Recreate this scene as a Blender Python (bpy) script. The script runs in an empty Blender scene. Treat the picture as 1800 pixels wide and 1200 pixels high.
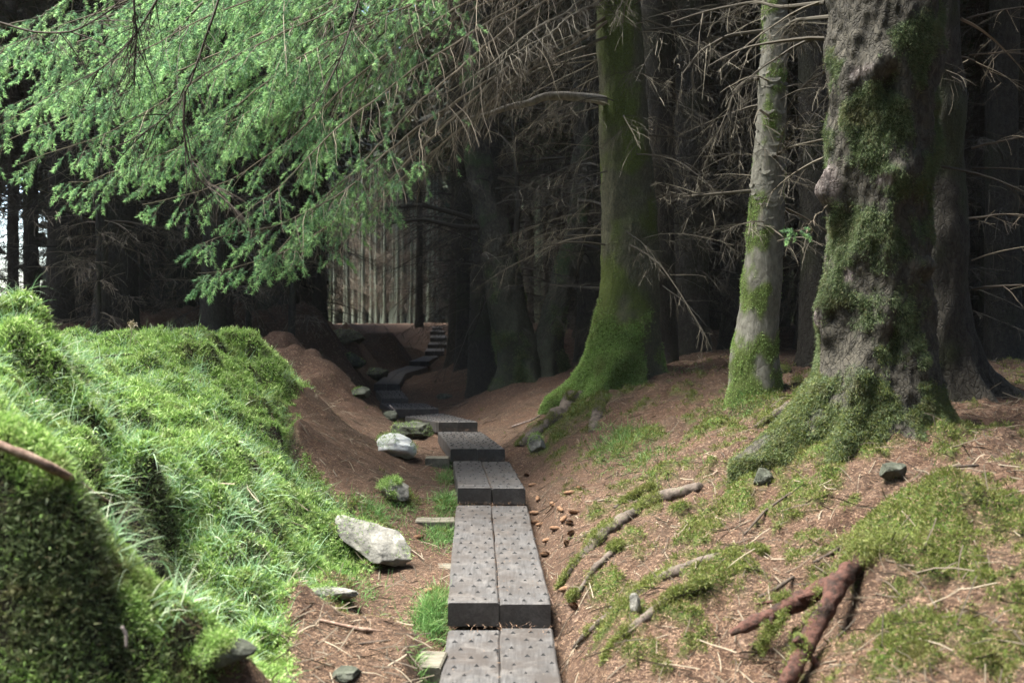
import bpy, math, random
import numpy as np
from math import radians, sin, cos, pi
random.seed(7); np.random.seed(7)
RS = np.random.RandomState
C = bpy.context.scene.collection
SC = bpy.context.scene

# ---------------------------------------------------------------- camera
CZ, F, CX, HY = 1.6, 1750.0, 900.0, 565.0      # eye height; focal length, centre column and horizon row on an 1800 px wide frame
cam = bpy.data.cameras.new('camera'); camo = bpy.data.objects.new('camera', cam); C.objects.link(camo)
cam.sensor_width = 36; cam.lens = 35; cam.clip_start = 0.05; cam.clip_end = 2000
cam.shift_y = -(600 - HY) / 1800
camo.location = (0, 0, CZ); camo.rotation_euler = (radians(90), 0, 0)
cam.dof.use_dof = True; cam.dof.focus_distance = 8.0; cam.dof.aperture_fstop = 3.0
SC.camera = camo

# ---------------------------------------------------------------- world, sun, exposure
SUN_DIR = np.array([0.42, -0.08, -1.0]); SUN_DIR /= np.linalg.norm(SUN_DIR)    # the way the light travels
el = math.asin(-SUN_DIR[2]); az = math.atan2(-SUN_DIR[0], -SUN_DIR[1])
w = bpy.data.worlds.new('World'); SC.world = w; w.use_nodes = True
nt = w.node_tree; bg = nt.nodes['Background']
sky = nt.nodes.new('ShaderNodeTexSky'); sky.sky_type = 'NISHITA'; sky.sun_disc = False
sky.sun_elevation = el; sky.sun_rotation = az
nt.links.new(sky.outputs[0], bg.inputs[0]); bg.inputs[1].default_value = 0.13
sl = bpy.data.lights.new('sun', 'SUN'); sl.energy = 5.0; sl.angle = radians(34); sl.color = (1, .97, .90)
so = bpy.data.objects.new('sun', sl); C.objects.link(so); so.location = (-6, -2, 12)
from mathutils import Vector
so.rotation_euler = Vector(SUN_DIR.tolist()).to_track_quat('-Z', 'Y').to_euler()
SC.view_settings.view_transform = 'Standard'; SC.view_settings.look = 'None'
SC.view_settings.exposure = 2.42; SC.view_settings.gamma = 1
SC.cycles.max_bounces = 6; SC.cycles.diffuse_bounces = 4; SC.cycles.glossy_bounces = 2
SC.cycles.transmission_bounces = 4; SC.cycles.transparent_max_bounces = 4
SC.cycles.use_adaptive_sampling = False
try: SC.cycles.use_denoising = True; SC.cycles.denoiser = 'OPENIMAGEDENOISE'
except Exception: pass

# ---------------------------------------------------------------- numpy noise
_p = RS(3).permutation(256); _p = np.concatenate([_p, _p, _p])
_g = RS(4).normal(size=(256, 3)); _g /= np.linalg.norm(_g, axis=1)[:, None]
def perlin(P):
    P = np.asarray(P, float); i = np.floor(P).astype(int); f = P - i; i &= 255
    u = f * f * f * (f * (f * 6 - 15) + 10); out = 0
    for a in (0, 1):
        for b in (0, 1):
            for c in (0, 1):
                h = _p[_p[_p[i[..., 0] + a] + i[..., 1] + b] + i[..., 2] + c]
                g = _g[h]; d = f - np.array([a, b, c])
                w_ = (u[..., 0] if a else 1 - u[..., 0]) * (u[..., 1] if b else 1 - u[..., 1]) * (u[..., 2] if c else 1 - u[..., 2])
                out = out + w_ * (g * d).sum(-1)
    return out
def fbm(P, o=4, g=.5):
    P = np.asarray(P, float); s = 0; a = 1
    for k in range(o): s = s + a * perlin(P * 2 ** k + 17.3 * k); a *= g
    return s
def fbm2(x, y, sc, o=4, off=0, g=.5):
    x, y = np.broadcast_arrays(np.asarray(x, float), np.asarray(y, float))
    return fbm(np.stack([x * sc, y * sc, np.full(x.shape, off + .37)], -1), o, g)
def nrm(v): return v / np.maximum(np.linalg.norm(v, axis=-1, keepdims=True), 1e-9)
def sm(a, b, x): t = np.clip((x - a) / (b - a), 0, 1); return t * t * (3 - 2 * t)

# ---------------------------------------------------------------- mesh and object helpers
def mesh_np(name, V, faces, attrs=None, smooth=False, mats=(), midx=None):
    """faces: list of int arrays, each (n,3) or (n,4)"""
    me = bpy.data.meshes.new(name); V = np.asarray(V, np.float32).reshape(-1, 3)
    faces = [np.asarray(f, np.int32) for f in faces if len(f)]
    me.vertices.add(len(V)); me.vertices.foreach_set('co', V.ravel())
    lt = np.concatenate([np.full(len(f), f.shape[1], np.int32) for f in faces])
    li = np.concatenate([f.ravel() for f in faces]); ls = np.concatenate([[0], np.cumsum(lt)[:-1]]).astype(np.int32)
    me.loops.add(len(li)); me.loops.foreach_set('vertex_index', li)
    me.polygons.add(len(lt)); me.polygons.foreach_set('loop_start', ls); me.polygons.foreach_set('loop_total', lt)
    me.polygons.foreach_set('use_smooth', np.full(len(lt), bool(smooth)))
    if midx is not None: me.polygons.foreach_set('material_index', np.asarray(midx, np.int32))
    for m in mats: me.materials.append(m)
    for k, a in (attrs or {}).items():
        at = me.attributes.new(k, 'FLOAT', 'POINT'); at.data.foreach_set('value', np.asarray(a, np.float32))
    me.update(calc_edges=True); me.validate()
    return me
def obj(name, me, mat=None, parent=None, loc=None):
    o = bpy.data.objects.new(name, me); C.objects.link(o)
    if mat is not None and me is not None and not me.materials: me.materials.append(mat)
    if parent is not None: o.parent = parent
    if loc is not None: o.location = loc
    return o
def tag(o, label=None, cat=None, group=None, kind=None):
    for k, v in (('label', label), ('category', cat), ('group', group), ('kind', kind)):
        if v: o[k] = v
    return o
def thing(name, loc, label, cat, group=None):
    o = bpy.data.objects.new(name, None); C.objects.link(o); o.location = tuple(float(v) for v in loc); o.empty_display_size = .1
    return tag(o, label, cat, group)
class MB:
    def __init__(s): s.V = []; s.F = []; s.n = 0; s.M = []; s.A = {}
    def add(s, V, F, m=0, **attrs):
        V = np.asarray(V, float).reshape(-1, 3); F = F if isinstance(F, list) else [F]
        s.V.append(V)
        for f in F:
            f = np.asarray(f)
            if len(f): s.F.append(f + s.n); s.M.append(np.full(len(f), m))
        for k, a in attrs.items(): s.A.setdefault(k, []).append(np.broadcast_to(np.asarray(a, float), (len(V),)))
        s.n += len(V); return s
    def build(s, name, mats, parent=None, smooth=False, org=(0, 0, 0)):
        mats = mats if isinstance(mats, (list, tuple)) else [mats]
        F = s.F; M = s.M
        V = np.concatenate(s.V) - np.asarray(org, float)
        me = mesh_np(name, V, F, {k: np.concatenate(a) for k, a in s.A.items()}, smooth, mats, np.concatenate(M))
        return obj(name, me, None, parent)

def tubes(P, R, sides=3):
    """P (N,K,3) R (N,K) -> V, quads"""
    N, K, _ = P.shape
    T = np.gradient(P, axis=1); T = nrm(T)
    ref = np.where(np.abs(T[..., 2:3]) > .85, np.array([1., 0, 0]), np.array([0, 0, 1.]))
    ref = np.broadcast_to(ref[:, :1], T.shape) if False else ref
    A = nrm(np.cross(T, ref)); B = np.cross(T, A)
    th = np.arange(sides) * 2 * pi / sides
    V = P[:, :, None] + R[:, :, None, None] * (A[:, :, None] * np.cos(th)[:, None] + B[:, :, None] * np.sin(th)[:, None])
    V = V.reshape(-1, 3)
    base = (np.arange(N)[:, None, None] * K + np.arange(K - 1)[None, :, None]) * sides
    j = np.arange(sides)[None, None]; j2 = (j + 1) % sides
    Q = np.stack([base + j, base + j2, base + sides + j2, base + sides + j], -1).reshape(-1, 4)
    return V, Q
def grow(S, D, L, K, droop, wig, rs, lift=0):
    """curves from start S along D, length L; returns (N,K,3)"""
    N = len(S); P = np.zeros((N, K, 3)); P[:, 0] = S; d = nrm(D)
    st = (np.asarray(L) / (K - 1))[:, None]; dr = np.broadcast_to(np.asarray(droop, float), (N,))[:, None]
    for k in range(1, K):
        d = nrm(d + np.array([0, 0, -1.]) * dr / (K - 1) + rs.normal(size=(N, 3)) * wig)
        P[:, k] = P[:, k - 1] + d * st
    return P
def at_curve(P, ci, t):
    K = P.shape[1]; f = t * (K - 1); i = np.minimum(f.astype(int), K - 2); fr = (f - i)[:, None]
    a = P[ci, i]; b = P[ci, i + 1]
    return a + (b - a) * fr, nrm(b - a)
def needles(S, D, L, per, nl, nw, rs):
    """needle triangles round shoots starting at S going along D with length L"""
    N = len(S); t = rs.rand(N, per); ph = rs.rand(N, per) * 2 * pi
    ref = np.where(np.abs(D[:, 2:3]) > .9, np.array([1., 0, 0]), np.array([0, 0, 1.]))
    A = nrm(np.cross(D, ref)); B = np.cross(D, A)
    side = A[:, None] * np.cos(ph)[..., None] + B[:, None] * np.sin(ph)[..., None]
    o = S[:, None] + D[:, None] * (t * L[:, None])[..., None]
    dd = nrm(side + D[:, None] * (.55 + .5 * t)[..., None])
    ln = nl * (.75 + .5 * rs.rand(N, per))[..., None]
    wv = nrm(np.cross(dd, rs.normal(size=dd.shape))) * nw * .5
    V = np.stack([o - wv, o + wv, o + dd * ln], 2).reshape(-1, 3)
    Fc = np.arange(len(V)).reshape(-1, 3)
    return V, Fc, np.repeat(t.reshape(-1), 3)

# ---------------------------------------------------------------- materials
def mat(name):
    m = bpy.data.materials.new(name); m.use_nodes = True
    nt = m.node_tree; b = nt.nodes['Principled BSDF']; b.inputs['Specular IOR Level'].default_value = .25
    return m, nt, b
def N_(nt, t, **kw):
    n = nt.nodes.new(t)
    for k, v in kw.items():
        if k in n.inputs: n.inputs[k].default_value = v
        else: setattr(n, k, v)
    return n
def ramp(nt, fac, stops):
    r = nt.nodes.new('ShaderNodeValToRGB'); e = r.color_ramp.elements
    while len(e) < len(stops): e.new(.5)
    for x, (p, c) in zip(e, stops): x.position = p; x.color = (*c, 1)
    nt.links.new(fac, r.inputs[0]); return r.outputs[0]
def mixc(nt, fac, a, b, blend='MIX'):
    m = nt.nodes.new('ShaderNodeMix'); m.data_type = 'RGBA'; m.blend_type = blend
    for s, v in ((m.inputs[0], fac), (m.inputs[6], a), (m.inputs[7], b)):
        if hasattr(v, 'is_output'): nt.links.new(v, s)
        elif isinstance(v, (int, float)): s.default_value = v
        else: s.default_value = (*v, 1)
    return m.outputs[2]
def math_(nt, op, a, b=0.0, clamp=False):
    m = nt.nodes.new('ShaderNodeMath'); m.operation = op; m.use_clamp = clamp
    for s, v in ((m.inputs[0], a), (m.inputs[1], b)):
        if hasattr(v, 'is_output'): nt.links.new(v, s)
        else: s.default_value = v
    return m.outputs[0]
def noise(nt, sc, det=6, rough=.6, vec=None, dist=0):
    n = N_(nt, 'ShaderNodeTexNoise', Scale=sc, Detail=det, Roughness=rough, Distortion=dist)
    if vec is not None: nt.links.new(vec, n.inputs['Vector'])
    return n.outputs['Fac']
def coord(nt, kind='Object', scale=(1, 1, 1)):
    t = nt.nodes.new('ShaderNodeTexCoord'); mp = N_(nt, 'ShaderNodeMapping'); mp.inputs['Scale'].default_value = scale
    nt.links.new(t.outputs[kind], mp.inputs[0]); return mp.outputs[0]
def bump(nt, b, h, st=.5, dist=.02):
    n = N_(nt, 'ShaderNodeBump', Strength=st, Distance=dist); nt.links.new(h, n.inputs['Height']); nt.links.new(n.outputs[0], b.inputs['Normal'])
def attr(nt, k):
    a = nt.nodes.new('ShaderNodeAttribute'); a.attribute_name = k; return a.outputs['Fac']
def island(nt): return nt.nodes.new('ShaderNodeNewGeometry').outputs['Random Per Island']
def translucent(nt, b, col, fac):
    tr = nt.nodes.new('ShaderNodeBsdfTranslucent'); mx = N_(nt, 'ShaderNodeMixShader'); mx.inputs[0].default_value = fac
    nt.links.new(col, tr.inputs[0]); nt.links.new(b.outputs[0], mx.inputs[1]); nt.links.new(tr.outputs[0], mx.inputs[2])
    nt.links.new(mx.outputs[0], nt.nodes['Material Output'].inputs[0])

def leafy(name, stops, tl=.35, rough=.6, brown=.45):
    m, nt, b = mat(name); c = ramp(nt, island(nt), stops); v = noise(nt, 1.1, 3, vec=coord(nt))
    c = mixc(nt, math_(nt, 'MULTIPLY', v, .45), c, tuple(x * .45 for x in stops[0][1]))
    v2 = ramp(nt, noise(nt, 5.5, 5, .65, coord(nt)), [(.52, (0, 0, 0)), (.68, (1, 1, 1))]); c = mixc(nt, math_(nt, 'MULTIPLY', v2, brown), c, (.13, .095, .04))
    nt.links.new(c, b.inputs['Base Color']); b.inputs['Roughness'].default_value = rough; translucent(nt, b, c, tl); return m
M_MOSS = leafy('moss', [(0, (.08, .15, .035)), (.35, (.22, .38, .08)), (.75, (.38, .56, .16)), (1, (.58, .68, .32))])
M_MOSSR = leafy('olive_moss', [(0, (.06, .08, .018)), (.4, (.14, .18, .035)), (.75, (.22, .26, .06)), (1, (.30, .27, .12))])
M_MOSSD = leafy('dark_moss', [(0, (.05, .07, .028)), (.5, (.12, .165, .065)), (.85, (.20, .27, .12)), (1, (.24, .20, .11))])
M_GRASS = leafy('grass', [(0, (.12, .25, .10)), (.5, (.28, .47, .24)), (.85, (.48, .64, .42)), (1, (.68, .70, .52))])
M_GRASSD = leafy('deep_grass', [(0, (.05, .13, .03)), (.6, (.13, .28, .07)), (1, (.30, .44, .16))])
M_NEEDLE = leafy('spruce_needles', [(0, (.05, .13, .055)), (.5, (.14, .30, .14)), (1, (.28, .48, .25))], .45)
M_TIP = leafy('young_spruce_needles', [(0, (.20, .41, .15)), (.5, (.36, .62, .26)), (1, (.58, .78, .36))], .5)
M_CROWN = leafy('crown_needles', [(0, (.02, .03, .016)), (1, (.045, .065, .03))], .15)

m, nt, b = mat('fallen_needles'); M_LITTER = m
c = ramp(nt, island(nt), [(0, (.035, .020, .013)), (.4, (.105, .058, .034)), (.75, (.20, .118, .070)), (1, (.36, .25, .165))]); nt.links.new(c, b.inputs['Base Color']); b.inputs['Roughness'].default_value = .7

m, nt, b = mat('forest_floor'); M_GROUND = m
co = coord(nt)
fine = noise(nt, 60, 8, .75, co); mid = noise(nt, 6, 6, .6, co)
litter = ramp(nt, fine, [(.30, (.013, .008, .005)), (.5, (.066, .036, .021)), (.68, (.138, .082, .049)), (.8, (.22, .145, .09))])
litter = mixc(nt, math_(nt, 'MULTIPLY', mid, .55), litter, (.06, .032, .022))
litter = mixc(nt, ramp(nt, noise(nt, 1.7, 7, .7, co), [(.42, (0, 0, 0)), (.62, (.65, .65, .65))]), litter, (.05, .034, .022))
litter = mixc(nt, ramp(nt, noise(nt, 24, 5, .7, co), [(.55, (0, 0, 0)), (.66, (.7, .7, .7))]), litter, (.19, .13, .095))
moss = ramp(nt, noise(nt, 90, 6, .7, co), [(.35, (.012, .022, .004)), (.55, (.06, .095, .014)), (.75, (.15, .2, .03))])
nt.links.new(mixc(nt, attr(nt, 'soil'), mixc(nt, attr(nt, 'moss'), litter, moss), (.018, .013, .009)), b.inputs['Base Color']); b.inputs['Roughness'].default_value = .95  # near-black tint paints shade into the ground colour
bump(nt, b, math_(nt, 'ADD', fine, math_(nt, 'MULTIPLY', mid, 1.5)), .8, .03)

def bark(name, dark, light, mossc, scale=1.0, flaky=False, mossy=1.0):
    m, nt, b = mat(name); co = coord(nt, 'Object', (1, 1, .55)); co1 = coord(nt)
    n1 = noise(nt, 28 * scale, 8, .7, co); n2 = noise(nt, 5 * scale, 5, .6, co1)
    v = N_(nt, 'ShaderNodeTexVoronoi', Scale=(9 if flaky else 34) * scale, feature='DISTANCE_TO_EDGE'); v.inputs['Randomness'].default_value = 1
    dst = nt.nodes.new('ShaderNodeVectorMath'); dst.operation = 'MULTIPLY_ADD'
    nz = N_(nt, 'ShaderNodeTexNoise', Scale=8 * scale, Detail=4); nt.links.new(co1, nz.inputs['Vector'])
    nt.links.new(nz.outputs['Color'], dst.inputs[0]); dst.inputs[1].default_value = (.12, .12, .12); nt.links.new(co, dst.inputs[2])
    nt.links.new(dst.outputs[0], v.inputs['Vector'])
    crack = ramp(nt, v.outputs['Distance'], [(0, (0, 0, 0)), (.05 if flaky else .12, (1, 1, 1))])
    base = ramp(nt, n1, [(.3, dark), (.72, light)])
    base = mixc(nt, math_(nt, 'MULTIPLY', n2, .7), base, tuple(x * 1.1 for x in dark))
    base = mixc(nt, math_(nt, 'ADD', math_(nt, 'MULTIPLY', crack, .45 if not flaky else .1), .55 if not flaky else .9), tuple(x * .4 for x in dark), base)
    mo = ramp(nt, noise(nt, 70 * scale, 6, .75, co1), [(.3, tuple(x * .3 for x in mossc)), (.7, mossc)])
    f = math_(nt, 'MULTIPLY', attr(nt, 'moss'), mossy, True)
    wood = ramp(nt, noise(nt, 22, 6, .7, coord(nt, 'Object', (1.5, 1.5, .5))), [(.35, (.03, .024, .02)), (.5, (.11, .09, .08)), (.7, (.28, .25, .225))])
    nt.links.new(mixc(nt, attr(nt, 'scar'), mixc(nt, f, base, mo), wood), b.inputs['Base Color']); b.inputs['Roughness'].default_value = .9
    h = math_(nt, 'ADD', math_(nt, 'MULTIPLY', n1, .7), math_(nt, 'MULTIPLY', crack, .15 if flaky else .35)); bump(nt, b, h, .9, .012 if flaky else .02)
    return m
M_BARKM = bark('mossy_bark', (.055, .055, .035), (.17, .165, .10), (.13, .17, .035), 1.2)
M_BARKG = bark('grey_flaky_bark', (.07, .066, .05), (.27, .26, .215), (.12, .16, .04), 1.0, True)
M_BARKO = bark('old_bark', (.022, .02, .016), (.13, .115, .085), (.065, .095, .04), 1.0)
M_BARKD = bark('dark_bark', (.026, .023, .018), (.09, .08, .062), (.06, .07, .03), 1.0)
M_BARKP = bark('pale_bark', (.12, .14, .105), (.30, .34, .27), (.2, .24, .12), 1.0)
M_TWIG, nt, b = mat('dead_twigs'); c = ramp(nt, island(nt), [(0, (.045, .036, .026)), (.6, (.11, .088, .062)), (1, (.25, .21, .15))]); nt.links.new(c, b.inputs['Base Color']); b.inputs['Roughness'].default_value = .85
M_TWIGG, nt, b = mat('lichen_twigs'); c = ramp(nt, island(nt), [(0, (.035, .03, .022)), (.6, (.08, .068, .048)), (1, (.17, .15, .11))]); nt.links.new(c, b.inputs['Base Color']); b.inputs['Roughness'].default_value = .85
M_TWIGD, nt, b = mat('dark_twigs'); c = ramp(nt, island(nt), [(0, (.018, .016, .012)), (.8, (.05, .044, .034)), (1, (.12, .105, .08))]); nt.links.new(c, b.inputs['Base Color']); b.inputs['Roughness'].default_value = .85
def rough_mat(name, stops, sc, bsc=None, bst=.5, bd=.01, sx=(1, 1, 1), rough=.85):
    m, nt, b = mat(name); co = coord(nt, 'Object', sx); n = noise(nt, sc, 8, .7, co)
    nt.links.new(ramp(nt, n, stops), b.inputs['Base Color']); b.inputs['Roughness'].default_value = rough
    bump(nt, b, noise(nt, bsc or sc, 8, .7, co), bst, bd); return m
M_ROCK = rough_mat('grey_rock', [(.3, (.04, .04, .035)), (.45, (.13, .125, .11)), (.6, (.22, .21, .18)), (.7, (.5, .5, .46))], 9, 25, .8, .02)
M_ROCKW = rough_mat('white_rock', [(.3, (.2, .2, .18)), (.45, (.6, .6, .57)), (.7, (.85, .85, .83))], 7, 25, .8, .02)
M_ROCKD = rough_mat('dark_rock', [(.3, (.018, .02, .015)), (.5, (.05, .055, .038)), (.7, (.12, .125, .10))], 8, 25, .8, .02)
M_ROOTR = rough_mat('red_root_bark', [(.28, (.010, .008, .006)), (.42, (.035, .019, .014)), (.54, (.095, .042, .030)), (.62, (.045, .028, .020)), (.74, (.17, .11, .085))], 16, 60, 1.0, .012)
M_ROOTX = rough_mat('red_root', [(.3, (.02, .012, .009)), (.45, (.09, .038, .028)), (.6, (.17, .075, .055)), (.75, (.27, .17, .13))], 12, 45, 1.0, .02, (1, 1, 1))
M_ROOTG = rough_mat('grey_root', [(.3, (.022, .018, .014)), (.45, (.065, .052, .04)), (.56, (.11, .085, .07)), (.62, (.05, .055, .025)), (.72, (.17, .14, .12))], 16, 40, .8, .01)
M_STICK = rough_mat('stick_bark', [(.3, (.05, .03, .022)), (.5, (.17, .11, .08)), (.7, (.36, .27, .2))], 25, 60, .7, .008)
M_STICKD = rough_mat('dark_stick', [(.3, (.02, .016, .012)), (.6, (.08, .06, .045)), (.8, (.16, .13, .1))], 25, 60, .7, .008)
M_CONE = rough_mat('cone', [(.3, (.07, .035, .018)), (.7, (.28, .16, .09))], 60, 120, .8, .005)
M_SCAR = rough_mat('bare_wood', [(.3, (.05, .04, .035)), (.5, (.16, .13, .12)), (.75, (.36, .31, .29))], 18, 40, .8, .015, (1, 1, .4))
M_LIMB = rough_mat('pale_limb', [(.3, (.10, .09, .075)), (.6, (.25, .23, .20)), (.8, (.36, .34, .3))], 20, 50, .7, .008)
M_STALK = rough_mat('dry_stalk', [(.3, (.25, .2, .13)), (.7, (.55, .47, .35))], 40)
m, nt, b = mat('weathered_board'); M_BOARD = m
co = coord(nt, 'Object', (14, 1.2, 14)); co1 = coord(nt)
grain = noise(nt, 6, 8, .7, co, .3); blot = noise(nt, 3.5, 5, .6, co1); spots = noise(nt, 70, 4, .6, co1)
c = ramp(nt, grain, [(.3, (.034, .032, .030)), (.5, (.072, .068, .065)), (.72, (.125, .119, .114))])
c = mixc(nt, ramp(nt, blot, [(.42, (0, 0, 0)), (.62, (.85, .85, .85))]), c, (.055, .045, .038))
c = mixc(nt, ramp(nt, noise(nt, 9, 6, .7, co1, .6), [(.5, (0, 0, 0)), (.66, (.45, .45, .45))]), c, (.17, .155, .14))
c = mixc(nt, ramp(nt, spots, [(.68, (0, 0, 0)), (.75, (.7, .7, .7))]), c, (.30, .24, .19))
oi = nt.nodes.new('ShaderNodeObjectInfo'); c = mixc(nt, 1.0, c, ramp(nt, oi.outputs['Random'], [(0, (.56, .57, .59)), (.5, (.68, .69, .70)), (1, (.80, .80, .81))]), 'MULTIPLY')
nt.links.new(c, b.inputs['Base Color']); b.inputs['Roughness'].default_value = .62; bump(nt, b, math_(nt, 'ADD', grain, math_(nt, 'MULTIPLY', spots, .5)), .5, .004)
M_STUD, nt, b = mat('dark_stud'); b.inputs['Base Color'].default_value = (.008, .008, .008, 1); b.inputs['Roughness'].default_value = .6
M_BEARER = rough_mat('bearer_wood', [(.3, (.04, .035, .025)), (.5, (.11, .10, .075)), (.75, (.21, .19, .15))], 12, 40, .6, .008, (1, 5, 1))

# ---------------------------------------------------------------- ground: heights from surveyed points
def WP(px, py, Y): return np.array([(px - CX) * Y / F, Y, CZ - (py - HY) * Y / F])
pix = """480 1190 3.3|417 1127 3.2|383 1077 3.15|333 1030 3.1|227 987 3.0|187 947 2.95|160 880 2.9|100 830 2.85|0 760 2.85|-60 900 2.8|60 900 2.78|0 1050 2.70|0 1200 2.62|100 1000 2.76|120 1200 2.66|200 1150 2.85|280 1190 2.9|340 1195 3.0|-100 1150 2.6|230 1050 2.92
240 1075 3.5|232 1000 3.7|225 900 3.85|228 830 4.0|300 1060 3.6|283 975 4.12|278 900 4.2|270 840 4.3|380 860 4.5|300 790 4.7|460 930 4.6|490 960 4.35|350 900 4.3|380 1045 4.0|500 1060 4.2|440 1045 4.05|450 1000 4.22|150 790 4.0|225 765 4.4
350 700 5.5|250 660 5.8|130 640 6.2|60 548 4.6|0 540 4.5|118 590 4.6|132 660 4.5|80 700 3.9|0 650 3.8|180 700 4.8|250 605 7.5|400 592 8.6|470 597 9.2|330 600 8
535 650 9.6|556 705 9.6|478 690 7.1|492 772 6.9|420 680 7.2|500 720 8|600 765 8|700 850 7.3|550 800 7|620 880 6.3|560 700 9.2|640 762 9.1|740 800 9|580 900 5.9
600 720 11|560 625 12|600 548 16|660 552 19|715 570 24|520 560 15|640 640 15|690 620 20|740 600 26|800 640 18|830 700 12.7|870 680 13.2|850 600 20|820 590 28|925 668 13|1000 640 14
900 772 9|940 745 9.1|985 715 9.3|1010 685 9.4|1150 640 9.6|1230 622 12|1100 750 7.9|1290 705 7.8|1370 690 7.6|1050 830 7|960 880 6.3|940 960 5.4|1000 1010 4.9|1060 930 5.5
1200 860 5.8|1400 762 6|1550 745 5.7|1660 762 5.5|1800 765 5.3|1300 950 4.7|1500 880 4.8|1700 880 4.2|1800 850 4.2|1600 915 4.1|1700 1000 3.6|1800 1100 3.1|1400 1150 3.6|1480 1100 3.6|1500 985 3.75|1580 985 3.6|1520 1120 3.85|1570 1080 3.9|1660 905 3.9
1200 1100 3.9|1050 1090 4.1|1080 1190 3.7|1800 1190 2.9|1250 1000 4.2|1150 960 5|1010 1120 3.9|1600 1120 3.2|1750 640 12|1500 640 10|1300 630 11
640 1010 5.4|560 1060 4.6|600 1150 3.9|740 1000 5.5|740 1150 4.0|760 900 6.8|700 1080 4.4|520 1150 3.8"""
pts = [WP(*[float(v) for v in s.split()]) for l in pix.split('\n') for s in l.split('|')]
# boardwalk sections: corners near-left, near-right, far-right, far-left (x, y), top height near / far
def bp(px, Y): return (px - CX) * Y / F
def zt(py, Y): return CZ - (py - HY) * Y / F
SECT = [
 (2.3, 4.62, bp(764.6, 3.85) * .9, bp(993, 3.85) * 1.02, bp(974, 4.42), bp(783, 4.42), .175, .175),
 (4.67, 6.83, bp(787, 4.67), bp(969, 4.67), bp(926, 6.83), bp(802, 6.83), zt(1060, 4.67), zt(889, 6.83)),
 (6.87, 8.2, bp(805, 6.85), bp(923, 6.85), bp(896, 8.2), bp(797, 8.2), zt(857, 6.87), zt(811, 8.2)),
 (8.24, 10.2, bp(792, 8.24), bp(887, 8.24), bp(846, 10.2), bp(770, 10.2), zt(787, 8.24), zt(758, 10.2)),
]
quads = []
for (ya, yb, nl, nr, fr, fl, za, zb) in SECT: quads.append(([(nl, ya), (nr, ya), (fr, yb), (fl, yb)], za, zb))
def Q(c, za, zb): return ([(bp(px, Y), Y) for px, Y in c], za, zb)
quads += [
 Q([(771, 10.3), (839, 10.3), (778, 12.55), (712, 12.2)], zt(741, 10.3), zt(731, 12.2)),
 Q([(688, 12.6), (771, 12.6), (748, 14.2), (668, 14.2)], zt(718, 12.6), zt(710.5, 14)),
 Q([(671, 14.5), (718, 14.5), (706, 16.25), (660, 16.25)], zt(700, 14.5), zt(686, 16.25)),
 Q([(657, 16.3), (702, 16.3), (714, 19.6), (688, 20.4)], zt(675, 16.3), zt(653, 20.2)),
 Q([(689, 20.5), (714, 19.7), (752, 22.8), (716, 23.2)], zt(653, 20.2), zt(643.5, 22.9)),
 Q([(719, 23.3), (754, 23.3), (771, 26), (744, 26)], zt(635, 23.3), zt(625.5, 26)),
 Q([(747, 26.05), (780, 26.05), (781, 27.5), (750, 27.5)], zt(617, 26.05), zt(612, 27.5)),
 Q([(752, 27.55), (785, 27.55), (785, 29), (755, 29)], zt(605, 27.55), zt(601, 29)),
 Q([(756, 29.05), (786, 29.05), (785, 30.5), (757, 30.5)], zt(593.5, 29.05), zt(589, 30.5)),
 Q([(756, 30.55), (782, 30.55), (780, 32), (758, 32)], zt(583, 30.55), zt(580, 32)),
 Q([(760, 32.05), (777, 32.05), (775, 33.6), (760, 33.6)], zt(576, 32.05), zt(574, 33.6)),
]
CL = []      # path centre line samples x, y, ground z
for (c, za, zb) in quads:
    c = np.array(c)
    for t in (.08, .5, .92):
        l = c[0] + (c[3] - c[0]) * t; r = c[1] + (c[2] - c[1]) * t; z = za + (zb - za) * t - .135
        for m_ in (l, r, (l + r) / 2): pts.append(np.array([m_[0], m_[1], z]))
        CL.append([(l[0] + r[0]) / 2, (l[1] + r[1]) / 2, z])
CL = np.array([[-.03, -5, .05], [-.03, 1, .05]] + CL + [[-2.6, 38, 1.5], [-5.6, 50, 1.5], [-9, 75, 1.5]])
for x, y, z in [(-.03, -5, .05), (-.03, 1, .05), (-.8, 1.5, .1), (-1.5, 1, .6), (-2.5, 1.5, 1.1), (-4, 0, 1.3), (-4, 4, 1.5), (-4, 7, 1.4), (1, 1, .3), (1.8, 1, .6), (3, 1, .8), (4, 4, 1.1),
                (4, 7, 1.2), (4, 10, 1.2), (-5, 10, 1.22), (-4, 12, 1.15), (-5, 18, 1.2), (-10, 30, 1.3), (8, 20, 1.25), (3, 18, 1.25), (2, 24, 1.35), (0, 34, 1.5), (10, 40, 1.4), (-12, 45, 1.4),
                (-5, 38, 1.5), (-8, 60, 1.5), (8, 70, 1.5), (-20, 15, 1.3), (20, 10, 1.3), (15, -10, 1.2), (-15, -10, 1.2), (0, -25, 1), (-30, 80, 1.4), (30, 80, 1.4)]:
    pts.append(np.array([x, y, z]))
pts = np.array(pts)
def ab(x, y): yy = np.maximum(y, 2.0) ; return np.stack([7 * x / yy, 7 * np.log(yy) + np.minimum(y - 2, 0) * .6], -1)
PA = ab(pts[:, 0], pts[:, 1])
def phi(r): return np.sqrt(r * r + .12 ** 2)
Dm = np.linalg.norm(PA[:, None] - PA[None], axis=-1)
n_ = len(PA); Mx = np.zeros((n_ + 1, n_ + 1)); Mx[:n_, :n_] = phi(Dm) - np.eye(n_) * .02; Mx[n_, :n_] = 1; Mx[:n_, n_] = 1
WT = np.linalg.solve(Mx, np.append(pts[:, 2], 0))
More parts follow.
